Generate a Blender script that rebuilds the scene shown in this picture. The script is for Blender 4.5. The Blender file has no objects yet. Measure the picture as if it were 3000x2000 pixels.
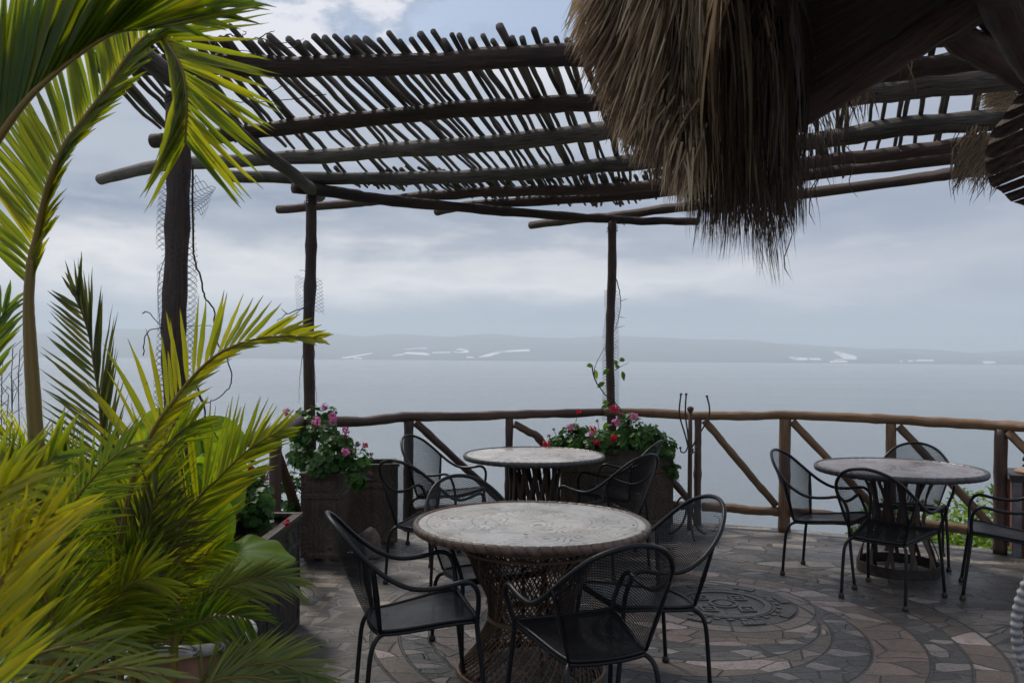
import bpy, math, random
from mathutils import Vector, Matrix, noise as mnoise
R = math.radians
random.seed(7)
rnd = random.random
def U(a, b): return a + (b - a) * random.random()
S = bpy.context.scene
COL = S.collection
# ------------------------------------------------------------------ camera
FPX, H, YH, ROLL = 2500.0, 1.582, 1035.6, R(0.45)
cam = bpy.data.cameras.new('camera'); camo = bpy.data.objects.new('camera', cam); COL.objects.link(camo)
cam.sensor_width = 36; cam.lens = 36 * FPX / 3000; cam.shift_y = (YH - 1000) / 3000
cam.clip_start = 0.05; cam.clip_end = 90000
cam.dof.use_dof = True; cam.dof.focus_distance = 4.6; cam.dof.aperture_fstop = 9.0
camo.matrix_world = Matrix.Translation((0, 0, H)) @ Matrix.Rotation(R(90), 4, 'X') @ Matrix.Rotation(ROLL, 4, 'Z')
S.camera = camo
S.view_settings.view_transform = 'Standard'; S.view_settings.look = 'None'
S.view_settings.exposure = 0.1; S.view_settings.gamma = 1
S.cycles.use_denoising = True
S.cycles.max_bounces = 8; S.cycles.diffuse_bounces = 3; S.cycles.glossy_bounces = 3
S.cycles.transmission_bounces = 4; S.cycles.transparent_max_bounces = 12; S.cycles.volume_bounces = 2
S.cycles.sample_clamp_indirect = 4

def lin(*c):
    return tuple((v / 255 / 12.92) if v <= 10 else ((v / 255 + .055) / 1.055) ** 2.4 for v in c) + (1,)
def ray(x, y):
    dx, dy = x - 1500, y - YH
    c, s = math.cos(ROLL), math.sin(ROLL)
    return (dx * c + dy * s) / FPX, (-dx * s + dy * c) / FPX
def at(x, y, Z):
    a, b = ray(x, y); return Vector((a * Z, Z, H - b * Z))
def atz(x, y, z):
    a, b = ray(x, y); Z = (H - z) / b; return Vector((a * Z, Z, z))

# ------------------------------------------------------------------ node helpers
class NT:
    def __init__(s, nt): s.t = nt; nt.nodes.clear()
    def n(s, typ, **kw):
        nd = s.t.nodes.new(typ)
        for k, v in kw.items():
            if k.startswith('i_'): nd.inputs[k[2:].replace('_', ' ')].default_value = v
            else: setattr(nd, k, v)
        return nd
    def l(s, a, b): s.t.links.new(a, b)
    def put(s, sock, v):
        if isinstance(v, bpy.types.NodeSocket): s.l(v, sock)
        else: sock.default_value = v
    def m(s, op, a, b=0.0, c=None, clamp=False):
        nd = s.t.nodes.new('ShaderNodeMath'); nd.operation = op; nd.use_clamp = clamp
        s.put(nd.inputs[0], a); s.put(nd.inputs[1], b)
        if c is not None: s.put(nd.inputs[2], c)
        return nd.outputs[0]
    def mix(s, f, a, b, mode='MIX'):
        nd = s.t.nodes.new('ShaderNodeMix'); nd.data_type = 'RGBA'; nd.blend_type = mode
        s.put(nd.inputs[0], f); s.put(nd.inputs[6], a); s.put(nd.inputs[7], b)
        return nd.outputs[2]
    def sm(s, v, a, b, x=0.0, y=1.0):
        nd = s.t.nodes.new('ShaderNodeMapRange'); nd.interpolation_type = 'SMOOTHSTEP'
        s.put(nd.inputs[0], v); nd.inputs[1].default_value = a; nd.inputs[2].default_value = b
        nd.inputs[3].default_value = x; nd.inputs[4].default_value = y
        return nd.outputs[0]
    def mapv(s, v, sc=(1, 1, 1), loc=(0, 0, 0), rot=(0, 0, 0)):
        nd = s.t.nodes.new('ShaderNodeMapping'); s.l(v, nd.inputs[0])
        nd.inputs[1].default_value = loc; nd.inputs[2].default_value = rot; nd.inputs[3].default_value = sc
        return nd.outputs[0]
    def noise(s, v, sc, det=4, rough=.55, dist=0.0, col=False):
        nd = s.t.nodes.new('ShaderNodeTexNoise'); s.l(v, nd.inputs['Vector'])
        nd.inputs['Scale'].default_value = sc; nd.inputs['Detail'].default_value = det
        nd.inputs['Roughness'].default_value = rough; nd.inputs['Distortion'].default_value = dist
        return nd.outputs['Color' if col else 'Fac']
    def vor(s, v, sc, feat='F1', rand=1.0, out='Color'):
        nd = s.t.nodes.new('ShaderNodeTexVoronoi'); nd.feature = feat; s.l(v, nd.inputs['Vector'])
        nd.inputs['Scale'].default_value = sc; nd.inputs['Randomness'].default_value = rand
        return nd.outputs[out]
    def ramp(s, f, stops, interp='LINEAR'):
        nd = s.t.nodes.new('ShaderNodeValToRGB'); s.l(f, nd.inputs[0]); cr = nd.color_ramp; cr.interpolation = interp
        while len(cr.elements) < len(stops): cr.elements.new(0.5)
        for e, (p, c) in zip(cr.elements, stops): e.position = p; e.color = c if len(c) == 4 else tuple(c) + (1,)
        return nd.outputs[0]
    def xyz(s, v):
        nd = s.t.nodes.new('ShaderNodeSeparateXYZ'); s.l(v, nd.inputs[0]); return nd.outputs
    def tc(s, name='Object'): return s.t.nodes.new('ShaderNodeTexCoord').outputs[name]
    def attr(s, name, out='Fac'):
        nd = s.t.nodes.new('ShaderNodeAttribute'); nd.attribute_name = name; return nd.outputs[out]
    def bump(s, h, st=.5, dist=.01):
        nd = s.t.nodes.new('ShaderNodeBump'); nd.inputs['Strength'].default_value = st
        nd.inputs['Distance'].default_value = dist; s.l(h, nd.inputs['Height']); return nd.outputs[0]
    def princ(s, col, rough=.6, spec=.5, metal=0.0, normal=None, **kw):
        b = s.t.nodes.new('ShaderNodeBsdfPrincipled')
        s.put(b.inputs['Base Color'], col); s.put(b.inputs['Roughness'], rough)
        s.put(b.inputs['Specular IOR Level'], spec); b.inputs['Metallic'].default_value = metal
        if normal is not None: s.l(normal, b.inputs['Normal'])
        for k, v in kw.items(): s.put(b.inputs[k.replace('_', ' ')], v)
        return b.outputs[0]
    def out(s, sh):
        o = s.t.nodes.new('ShaderNodeOutputMaterial'); s.l(sh, o.inputs[0])
def mat(name):
    m = bpy.data.materials.new(name); m.use_nodes = True; return m, NT(m.node_tree)

# ------------------------------------------------------------------ world and sun
SUN_EL, SUN_AZ = R(52), R(-38)          # azimuth from +Y towards -X: ahead and to the left, behind the palm
w = bpy.data.worlds.new('World'); S.world = w; w.use_nodes = True
t = NT(w.node_tree)
sky = t.n('ShaderNodeTexSky', sky_type='NISHITA', sun_disc=False, sun_elevation=SUN_EL, sun_rotation=-SUN_AZ * -1, dust_density=2.0)
bg1 = t.n('ShaderNodeBackground'); t.l(sky.outputs[0], bg1.inputs[0]); bg1.inputs[1].default_value = 0.11
g = t.tc('Generated'); X, Y, Z = t.xyz(g)
st = t.mapv(g, sc=(1.6, 1.6, 9.0))
n1 = t.noise(st, 1.6, 5, .5, .3); n2 = t.noise(t.mapv(g, sc=(2.2, 2.2, 6.0), loc=(3.1, 1.2, .4)), 4.0, 6, .55, .2)
zz = t.m('ADD', Z, t.m('ADD', t.m('MULTIPLY', t.m('SUBTRACT', n1, .5), .17), t.m('MULTIPLY', t.m('SUBTRACT', n2, .5), .10)))
e = t.m('MULTIPLY', zz, 2.0)
colr = t.ramp(e, [(0.0, lin(146, 162, 186)), (.05, lin(158, 170, 190)), (.10, lin(190, 194, 204)), (.16, lin(240, 238, 238)), (.23, lin(212, 212, 217)),
                  (.27, lin(168, 175, 189)), (.34, lin(130, 144, 167)), (.42, lin(172, 180, 194)), (.60, lin(184, 192, 204)),
                  (.66, lin(158, 176, 203)), (1.0, lin(188, 194, 206))])
# low mist, calmer than the clouds above it
low = t.sm(Z, .020, .072)
colr = t.mix(low, lin(128, 148, 172), colr)
# right hand side of the sky is a greyer bank
bank = t.m('MULTIPLY', t.sm(t.m('ADD', X, t.m('MULTIPLY', t.m('SUBTRACT', n1, .5), .5)), .05, .48), t.sm(Z, .0, .08))
colr = t.mix(t.m('MULTIPLY', bank, .72), colr, lin(150, 160, 181))
# bright puffs high up and small wisps low
pf = t.noise(t.mapv(g, sc=(1.0, 1.0, 2.2), loc=(.35, 0, .2)), 5.2, 7, .58, .15)
puff = t.m('MULTIPLY', t.sm(pf, .49, .58), t.sm(Z, .25, .34))
colr = t.mix(t.m('MULTIPLY', puff, .92), colr, lin(232, 232, 238))
gap = t.m('MULTIPLY', t.sm(pf, .51, .42), t.sm(Z, .23, .32))
pf2 = t.noise(t.mapv(g, sc=(1.4, 1.4, 7.0), loc=(.1, .7, .9)), 6.5, 6, .6, .1)
wisp = t.m('MULTIPLY', t.sm(pf2, .58, .70), t.m('MULTIPLY', t.sm(Z, .03, .06), t.sm(Z, .20, .13)))
colr = t.mix(t.m('MULTIPLY', wisp, .35), colr, lin(216, 214, 220))
bg2 = t.n('ShaderNodeBackground'); t.l(colr, bg2.inputs[0]); bg2.inputs[1].default_value = 1.0
mx = t.n('ShaderNodeMixShader'); t.l(t.m('SUBTRACT', 1.0, t.m('MULTIPLY', gap, .75)), mx.inputs[0])
t.l(bg1.outputs[0], mx.inputs[1]); t.l(bg2.outputs[0], mx.inputs[2])
wo = t.n('ShaderNodeOutputWorld'); t.l(mx.outputs[0], wo.inputs[0])

sl = bpy.data.lights.new('sun', 'SUN'); sl.energy = 3.0; sl.angle = R(10); sl.color = (1, .95, .87)
so = bpy.data.objects.new('sun', sl); COL.objects.link(so)
sd = Vector((math.sin(SUN_AZ) * math.cos(SUN_EL), math.cos(SUN_AZ) * math.cos(SUN_EL), math.sin(SUN_EL)))
so.rotation_euler = sd.to_track_quat('Z', 'Y').to_euler(); so.location = (0, 0, 30)

# ------------------------------------------------------------------ mesh builder
class MB:
    def __init__(s): s.v = []; s.f = []; s.uv = []; s.t = []; s.tint = 0.5; s.smooth = True
    def vert(s, p): s.v.append(tuple(p)); s.t.append(s.tint); return len(s.v) - 1
    def face(s, idx, uv=None):
        s.f.append(tuple(idx)); s.uv.append(uv if uv else [(0.0, 0.0)] * len(idx))
    def box(s, c, size, rz=0.0, bevel=0):
        x, y, z = size[0] / 2, size[1] / 2, size[2] / 2; cr, sr = math.cos(rz), math.sin(rz)
        b = len(s.v)
        for dx, dy, dz in ((-x,-y,-z),(x,-y,-z),(x,y,-z),(-x,y,-z),(-x,-y,z),(x,-y,z),(x,y,z),(-x,y,z)):
            s.vert((c[0]+dx*cr-dy*sr, c[1]+dx*sr+dy*cr, c[2]+dz))
        for q in ((0,3,2,1),(4,5,6,7),(0,1,5,4),(1,2,6,5),(2,3,7,6),(3,0,4,7)):
            s.face([b+i for i in q], [(0,0),(size[0],0),(size[0],size[2]),(0,size[2])])
    def tube(s, path, rad, n=8, cap=True, rough=0.0, closed=False, v0=0.0, flat=1.0, up=None):
        P = [Vector(p) for p in path]; L = len(P)
        if not hasattr(rad, '__len__'): rad = [rad] * L
        T = []
        for i in range(L):
            if closed: d = P[(i+1) % L] - P[(i-1) % L]
            else: d = P[min(i+1, L-1)] - P[max(i-1, 0)]
            T.append(d.normalized() if d.length > 1e-9 else Vector((0,0,1)))
        ref = Vector(up) if up else (Vector((0,0,1)) if abs(T[0].z) < .9 else Vector((1,0,0)))
        a = T[0].cross(ref).normalized(); rings = []; ln = v0
        seed = U(0, 90)
        for i in range(L):
            a = (a - T[i] * a.dot(T[i]));  a = a.normalized() if a.length > 1e-6 else T[i].orthogonal().normalized()
            if up: 
                aa = T[i].cross(ref)
                if aa.length > 1e-4: a = aa.normalized()
            b = T[i].cross(a)
            if i: ln += (P[i]-P[i-1]).length
            rg = []
            for k in range(n):
                th = 2*math.pi*k/n
                r = rad[i]
                if rough: r *= 1 + rough * mnoise.noise((ln*3.0+seed, math.cos(th)*1.2, math.sin(th)*1.2+seed))
                rg.append(s.vert(P[i] + a*(math.cos(th)*r) + b*(math.sin(th)*r*flat)))
            rings.append((rg, ln))
        m = L if closed else L-1
        for i in range(m):
            r0, l0 = rings[i]; r1, l1 = rings[(i+1) % L]
            if closed and i == L-1: l1 = l0 + (P[0]-P[-1]).length
            for k in range(n):
                k2 = (k+1) % n; u0 = k/n; u1 = (k+1)/n
                s.face((r0[k], r0[k2], r1[k2], r1[k]), [(u0,l0),(u1,l0),(u1,l1),(u0,l1)])
        if cap and not closed:
            s.face(list(reversed(rings[0][0])), [(.5+.1*math.cos(j), .0+.1*math.sin(j)) for j in range(n)])
            s.face(rings[-1][0], [(.5+.1*math.cos(j), .0+.1*math.sin(j)) for j in range(n)])
    def lathe(s, prof, c=(0,0,0), n=48, fn=None):
        rings = []
        for (r, z) in prof:
            rg = []
            for k in range(n):
                th = 2*math.pi*k/n; rr, z2 = (fn(r, z, th) if fn else (r, z))
                rg.append(s.vert((c[0]+rr*math.cos(th), c[1]+rr*math.sin(th), c[2]+z2)))
            rings.append(rg)
        for i in range(len(rings)-1):
            for k in range(n):
                k2 = (k+1) % n
                s.face((rings[i][k], rings[i][k2], rings[i+1][k2], rings[i+1][k]), [(k/n,i),( (k+1)/n,i),((k+1)/n,i+1),(k/n,i+1)])
        return rings
    def grid(s, fn, nu, nv, uvs=(1, 1)):
        b = len(s.v)
        for j in range(nv+1):
            for i in range(nu+1): s.vert(fn(i/nu, j/nv))
        for j in range(nv):
            for i in range(nu):
                a = b+j*(nu+1)+i
                s.face((a, a+1, a+nu+2, a+nu+1), [(i/nu*uvs[0], j/nv*uvs[1]), ((i+1)/nu*uvs[0], j/nv*uvs[1]), ((i+1)/nu*uvs[0], (j+1)/nv*uvs[1]), (i/nu*uvs[0], (j+1)/nv*uvs[1])])
    def ribbon(s, path, wid, nrm=None, fold=0.0):
        """flat blade along path, wid list; uv.y runs 0..1 base to tip"""
        P = path; L = len(P); prev = None
        for i in range(L):
            d = (P[min(i+1, L-1)] - P[max(i-1, 0)])
            side = d.cross(nrm); side = side.normalized() if side.length > 1e-9 else Vector((1,0,0))
            n2 = side.cross(d).normalized()
            w_ = wid[i]*.5; tv = i/(L-1)
            if fold:
                row = (s.vert(P[i]-side*w_+n2*w_*fold), s.vert(P[i]), s.vert(P[i]+side*w_+n2*w_*fold))
            else: row = (s.vert(P[i]-side*w_), s.vert(P[i]+side*w_))
            if prev:
                for q in range(len(row)-1):
                    s.face((prev[q], prev[q+1], row[q+1], row[q]), [(q, tv-1/(L-1)), (q+1, tv-1/(L-1)), (q+1, tv), (q, tv)])
            prev = row
    def build(s, name, m, parent=None, loc=None):
        me = bpy.data.meshes.new(name); me.from_pydata(s.v, [], s.f)
        uvl = me.uv_layers.new(name='UVMap'); flat = []
        for f in s.uv:
            for u_ in f: flat.append(u_[0]); flat.append(u_[1])
        uvl.data.foreach_set('uv', flat)
        at_ = me.attributes.new('tint', 'FLOAT', 'POINT'); at_.data.foreach_set('value', s.t)
        if s.smooth: me.polygons.foreach_set('use_smooth', [True]*len(me.polygons))
        me.materials.append(m); me.update()
        o = bpy.data.objects.new(name, me); COL.objects.link(o)
        if parent: o.parent = parent
        if loc: o.location = loc
        return o
def tag(o, label=None, cat=None, group=None, kind=None):
    if label: o['label'] = label
    if cat: o['category'] = cat
    if group: o['group'] = group
    if kind: o['kind'] = kind
    return o
def empty(name, loc=(0,0,0), rz=0.0, label=None, cat=None, group=None):
    o = bpy.data.objects.new(name, None); COL.objects.link(o); o.location = loc; o.rotation_euler = (0,0,rz)
    o.empty_display_size = .2
    return tag(o, label, cat, group)
def copy_tree(o, parent=None):
    c = o.copy(); COL.objects.link(c); c.parent = parent
    for ch in list(o.children): copy_tree(ch, c)
    return c
def spline(pts, per=6):
    """Catmull-Rom through points"""
    P = [Vector(p) for p in pts]; out = []
    for i in range(len(P)-1):
        p0 = P[i-1] if i else P[0]*2-P[1]; p1 = P[i]; p2 = P[i+1]; p3 = P[i+2] if i+2 < len(P) else P[-1]*2-P[-2]
        for k in range(per):
            t_ = k/per
            out.append(.5*((2*p1)+(p2-p0)*t_+(2*p0-5*p1+4*p2-p3)*t_*t_+(3*p1-p0-3*p2+p3)*t_**3))
    out.append(P[-1]); return out

# ------------------------------------------------------------------ materials
def m_wood(name, c1, c2, rough=.65, spec=.4, bump=.5, gs=1.0):
    m, t = mat(name); uv = t.tc('UV')
    v = t.mapv(uv, sc=(9, 1.3*gs, 1)); g_ = t.noise(v, 3.0, 6, .65, .6); g2 = t.noise(t.tc('Object'), 2.2, 3)
    g3 = t.noise(t.mapv(uv, sc=(26, 2.0, 1)), 4.0, 3, .6)
    oi = t.n('ShaderNodeObjectInfo').outputs['Random']
    f = t.m('ADD', t.m('MULTIPLY', g_, .75), t.m('ADD', t.m('MULTIPLY', g2, .45), t.m('MULTIPLY', oi, .22)))
    c = t.ramp(t.m('SUBTRACT', f, .15), [(.36, c1), (.70, c2)])
    crack = t.sm(g3, .43, .36)
    c = t.mix(t.m('MULTIPLY', crack, .7), c, (.008, .006, .005, 1))
    h = t.m('SUBTRACT', g_, t.m('MULTIPLY', crack, .6))
    t.out(t.princ(c, t.m('ADD', rough-.12, t.m('MULTIPLY', g_, .3)), spec, normal=t.bump(h, bump, .012))); return m
M_log = m_wood('dark_log', (.022, .012, .010), (.095, .056, .042), bump=.8)
M_log2 = m_wood('weathered_log', (.040, .034, .030), (.19, .16, .135), .7, bump=.9)
M_stick = m_wood('branch_stick', (.040, .035, .032), (.17, .15, .135), .75)
M_rail = m_wood('varnished_rail', (.040, .018, .010), (.25, .14, .070), .45, .5, .7)
M_raild = m_wood('dark_rail', (.032, .017, .012), (.115, .062, .042), .45, .5, .4)
M_slat = m_wood('wood_slat', (.03, .018, .012), (.10, .06, .04), .5)

m, t = mat('black_metal'); ob = t.tc('Object'); nn = t.noise(ob, 9, 4)
nf = t.noise(ob, 260, 2)
t.out(t.princ(t.mix(nn, (.004,.0045,.006,1), (.010,.011,.014,1)), t.m('ADD', .27, t.m('MULTIPLY', nn, .25)), .34, normal=t.bump(nf, .12, .001))); M_metal = m
m, t = mat('dark_iron'); nn = t.noise(t.tc('Object'), 18, 5)
t.out(t.princ(t.ramp(nn, [(.4, (.012,.011,.011,1)), (.7, (.045,.027,.018,1))]), .5, .5)); M_iron = m
m, t = mat('galvanised_wire')
t.out(t.princ((.05,.055,.06,1), .45, .5, metal=.6)); M_wire = m
m, t = mat('dry_vine'); nn = t.noise(t.tc('Object'), 30, 3)
t.out(t.princ(t.ramp(nn, [(.35, (.02,.014,.01,1)), (.7, (.09,.065,.05,1))]), .8, .2)); M_vine = m

# wicker
m, t = mat('wicker'); nn = t.noise(t.tc('Object'), 14, 4); ti = t.attr('tint')
c = t.mix(ti, (.045,.024,.014,1), (.26,.16,.095,1)); c = t.mix(t.m('MULTIPLY', nn, .6), c, (.03,.016,.01,1))
t.out(t.princ(c, .5, .5)); M_wick = m
# carved table top
def m_top(name, seed, c1, c2):
    m, t = mat(name); o = t.tc('Object'); o2 = t.mapv(o, loc=(seed, seed*.7, 0))
    warp = t.noise(o2, 3.2, 2, .5, 0, True)
    vm = t.n('ShaderNodeVectorMath', operation='MULTIPLY_ADD'); t.l(warp, vm.inputs[0]); vm.inputs[1].default_value = (.22,.22,0); t.l(o2, vm.inputs[2])
    d1 = t.vor(vm.outputs[0], 6.5, 'F1', .9, 'Distance')
    rings = t.m('SINE', t.m('MULTIPLY', d1, 46.0))
    x, y, z = t.xyz(o); rr = t.m('SQRT', t.m('ADD', t.m('MULTIPLY', x, x), t.m('MULTIPLY', y, y)))
    line = t.sm(rings, .55, .92)
    worn = t.sm(t.noise(o2, 6.0, 7, .7), .45, .53)
    rim = t.m('ADD', t.sm(t.m('ABSOLUTE', t.m('SUBTRACT', rr, .525)), .005, .002), t.sm(t.m('ABSOLUTE', t.m('SUBTRACT', rr, .30)), .005, .002))
    gr = t.m('MAXIMUM', t.m('MULTIPLY', line, worn), t.m('MULTIPLY', rim, .7))
    nn = t.noise(o, 7, 6, .65); fine = t.noise(o, 120, 3, .7)
    c = t.ramp(nn, [(.3, c1), (.7, c2)])
    c = t.mix(t.m('MULTIPLY', gr, .62), c, (.035,.030,.026,1))
    c = t.mix(t.m('MULTIPLY', t.sm(t.noise(o, 4.1, 4), .57, .66), .4), c, (.16,.08,.055,1))
    c = t.mix(t.m('MULTIPLY', t.sm(fine, .60, .72), .5), c, (.05,.045,.04,1))
    wet = t.sm(t.noise(o2, 2.3, 3), .5, .6)
    ro = t.m('SUBTRACT', .42, t.m('MULTIPLY', wet, .22))
    h = t.m('SUBTRACT', t.m('MULTIPLY', fine, .08), gr)
    t.out(t.princ(c, ro, .6, normal=t.bump(h, .45, .003))); return m
M_top1 = m_top('carved_top', 0.0, (.40,.37,.33,1), (.62,.59,.54,1))
M_top2 = m_top('carved_top_b', 4.3, (.34,.32,.31,1), (.52,.50,.48,1))
M_top3 = m_top('carved_top_c', 9.1, (.19,.165,.17,1), (.33,.30,.30,1))
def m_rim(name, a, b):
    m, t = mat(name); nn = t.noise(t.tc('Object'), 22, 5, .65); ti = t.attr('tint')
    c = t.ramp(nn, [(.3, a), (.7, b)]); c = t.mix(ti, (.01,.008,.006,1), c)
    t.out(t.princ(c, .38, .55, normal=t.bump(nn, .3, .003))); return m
M_rim1 = m_rim('carved_rim_brown', (.07,.042,.028,1), (.19,.125,.085,1))
M_rim2 = m_rim('carved_rim_dark', (.03,.03,.03,1), (.085,.08,.08,1))
M_ropel = m_rim('pale_rope', (.30,.29,.30,1), (.50,.49,.50,1))
M_potrim = m_rim('pale_clay', (.32,.29,.27,1), (.55,.52,.49,1))

# planter carved stone/wood
def m_planter(name, a, b):
    m, t = mat(name); uv = t.tc('UV'); o = t.tc('Object')
    n1 = t.noise(o, 4, 6, .6); gr = t.noise(t.mapv(o, sc=(14,14,1.6)), 2.2, 5, .65, .4)
    c = t.ramp(t.m('ADD', t.m('MULTIPLY', n1, .5), t.m('MULTIPLY', gr, .5)), [(.35, a), (.65, b)])
    # low relief: swirls
    wv = t.n('ShaderNodeTexWave', wave_type='RINGS', rings_direction='SPHERICAL'); 
    vv = t.vor(t.mapv(uv, sc=(1,1,1)), 5.5, 'F1', .35, 'Distance')
    rg = t.sm(t.m('SINE', t.m('MULTIPLY', vv, 38)), .3, .8)
    h = t.m('ADD', t.m('MULTIPLY', rg, .5), t.m('MULTIPLY', gr, .35))
    c = t.mix(t.m('MULTIPLY', t.m('SUBTRACT', 1.0, rg), .25), c, (.012,.01,.008,1))
    t.out(t.princ(c, .62, .35, normal=t.bump(h, .8, .012))); return m
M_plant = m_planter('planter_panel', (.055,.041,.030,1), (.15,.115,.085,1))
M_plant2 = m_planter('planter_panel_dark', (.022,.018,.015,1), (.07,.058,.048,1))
M_edge = m_wood('planter_frame', (.045,.036,.028), (.13,.105,.085), .6)
m, t = mat('soil'); t.out(t.princ(t.ramp(t.noise(t.tc('Object'), 40, 5), [(.3,(.012,.008,.006,1)),(.7,(.06,.042,.03,1))]), .95, .1)); M_soil = m
m, t = mat('boulder'); o = t.tc('Object'); nn = t.noise(o, 8, 7, .65)
t.out(t.princ(t.ramp(nn, [(.3,(.05,.042,.038,1)),(.55,(.15,.125,.11,1)),(.7,(.24,.21,.19,1))]), .85, .3, normal=t.bump(nn, .6, .02))); M_rock = m
m, t = mat('red_clay'); o = t.tc('Object'); nn = t.noise(o, 5, 6, .6)
t.out(t.princ(t.ramp(nn, [(.3,(.075,.02,.014,1)),(.6,(.15,.05,.035,1)),(.75,(.18,.09,.07,1))]), .7, .3, normal=t.bump(nn, .4, .01))); M_red = m
m, t = mat('grey_plaster'); nn = t.noise(t.tc('Object'), 9, 6, .65)
t.out(t.princ(t.ramp(nn, [(.3,(.09,.09,.095,1)),(.7,(.24,.24,.25,1))]), .8, .3, normal=t.bump(nn, .4, .01))); M_plas = m
m, t = mat('terracotta'); nn = t.noise(t.tc('Object'), 6, 6, .6)
t.out(t.princ(t.ramp(nn, [(.3,(.09,.04,.025,1)),(.7,(.28,.15,.09,1))]), .65, .4, normal=t.bump(nn, .3, .006))); M_terra = m
m, t = mat('orange_glaze'); nn = t.noise(t.tc('Object'), 8, 5, .6)
t.out(t.princ(t.ramp(nn, [(.3,(.12,.05,.02,1)),(.7,(.42,.21,.06,1))]), .4, .5)); M_orange = m

def m_leaf(name, lo, hi, tip, trans=.42, tlo=(.10,.22,.01,1), thi=(.55,.50,.02,1), rough=.38, tipat=.86, vein=True):
    m, t = mat(name); uv = t.tc('UV'); u_, v_, _ = t.xyz(uv); ti = t.attr('tint')
    nn = t.noise(t.tc('Object'), 7, 4)
    k = t.m('ADD', t.m('MULTIPLY', ti, .8), t.m('MULTIPLY', t.m('SUBTRACT', nn, .5), .9), clamp=True)
    c = t.mix(k, lo, hi); tr = t.mix(k, tlo, thi)
    tb = t.sm(t.m('ADD', v_, t.m('MULTIPLY', t.m('SUBTRACT', nn, .5), .35)), tipat, tipat+.14)
    c = t.mix(tb, c, tip); tr = t.mix(tb, tr, tip)
    sp = t.sm(t.noise(t.tc('Object'), 55, 3, .6), .66, .74); c = t.mix(t.m('MULTIPLY', sp, .6), c, tip); tr = t.mix(t.m('MULTIPLY', sp, .6), tr, tip)
    st2 = t.m('MULTIPLY', t.m('ADD', t.m('SINE', t.m('MULTIPLY', u_, 40.0)), 1.0), .14); c = t.mix(st2, c, (.02,.03,.004,1)); tr = t.mix(st2, tr, (.03,.05,.004,1))
    b = t.princ(c, rough, .5)
    tn = t.n('ShaderNodeBsdfTranslucent'); t.l(tr, tn.inputs[0])
    mxs = t.n('ShaderNodeMixShader'); mxs.inputs[0].default_value = trans; t.l(b, mxs.inputs[1]); t.l(tn.outputs[0], mxs.inputs[2])
    t.out(mxs.outputs[0]); return m
TIPB = (.06,.025,.012,1)
M_palm = m_leaf('palm_green', (.055,.11,.006,1), (.28,.25,.012,1), TIPB, .58, (.30,.42,.004,1), (.92,.78,.01,1))
M_palmd = m_leaf('palm_dark', (.035,.085,.006,1), (.12,.15,.012,1), TIPB, .53, (.17,.31,.004,1), (.48,.50,.01,1))
M_palmo = m_leaf('palm_olive', (.035,.050,.010,1), (.10,.09,.015,1), TIPB, .40, (.10,.13,.01,1), (.30,.25,.02,1), tipat=.9)
M_palmy = m_leaf('palm_yellow', (.13,.17,.006,1), (.46,.38,.010,1), (.45,.22,.01,1), .55, (.42,.46,.01,1), (1.0,.80,.01,1), tipat=.95)
M_palmp = m_leaf('palm_pale', (.10,.14,.03,1), (.27,.29,.08,1), (.25,.16,.05,1), .35, (.16,.24,.02,1), (.45,.42,.04,1), rough=.3, tipat=.93)
M_rach = m_leaf('palm_stalk', (.16,.12,.012,1), (.26,.13,.015,1), (.22,.09,.02,1), .1, tipat=1.4)
M_ger = m_leaf('geranium_leaf', (.018,.085,.008,1), (.075,.22,.018,1), (.28,.20,.02,1), .35, (.03,.18,.01,1), (.18,.42,.02,1), tipat=1.6, rough=.5)
M_taro = m_leaf('taro_leaf', (.08,.20,.015,1), (.24,.42,.03,1), (.3,.2,.05,1), .62, (.28,.50,.01,1), (.60,.78,.02,1), tipat=1.6, rough=.55)
M_bush = m_leaf('bush_leaf', (.04,.11,.012,1), (.15,.27,.03,1), (.2,.2,.03,1), .35, (.12,.28,.01,1), (.35,.5,.03,1), tipat=1.6, rough=.5)
def m_petal(name, a, b):
    m, t = mat(name); ti = t.attr('tint'); bs = t.princ(t.mix(ti, a, b), .6, .3)
    tn = t.n('ShaderNodeBsdfTranslucent'); t.l(t.mix(ti, a, b), tn.inputs[0]); mxs = t.n('ShaderNodeMixShader'); mxs.inputs[0].default_value = .35
    t.l(bs, mxs.inputs[1]); t.l(tn.outputs[0], mxs.inputs[2]); t.out(mxs.outputs[0]); return m
M_pink = m_petal('pink_petal', (.42,.06,.22,1), (.82,.30,.56,1)); M_redp = m_petal('red_petal', (.32,.004,.02,1), (.72,.03,.10,1))
M_dryp = m_petal('faded_petal', (.14,.03,.05,1), (.35,.14,.16,1))
m, t = mat('straw'); ti = t.attr('tint'); uv = t.xyz(t.tc('UV')); nn = t.noise(t.tc('Object'), 5, 3)
c = t.ramp(t.m('ADD', t.m('MULTIPLY', ti, .8), t.m('MULTIPLY', nn, .25)), [(.15,(.035,.020,.012,1)),(.42,(.15,.095,.058,1)),(.68,(.42,.30,.175,1)),(.95,(.74,.60,.40,1))])
bs = t.princ(c, .6, .3); tn = t.n('ShaderNodeBsdfTranslucent'); t.l(c, tn.inputs[0]); mxs = t.n('ShaderNodeMixShader'); mxs.inputs[0].default_value = .2
t.l(bs, mxs.inputs[1]); t.l(tn.outputs[0], mxs.inputs[2]); t.out(mxs.outputs[0]); M_straw = m
m, t = mat('dry_palm_lining'); uv = t.tc('UV'); g_ = t.noise(t.mapv(uv, sc=(1.2, 60, 1)), 2.0, 4, .6, .2); g2 = t.noise(uv, 2.5, 3)
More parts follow.
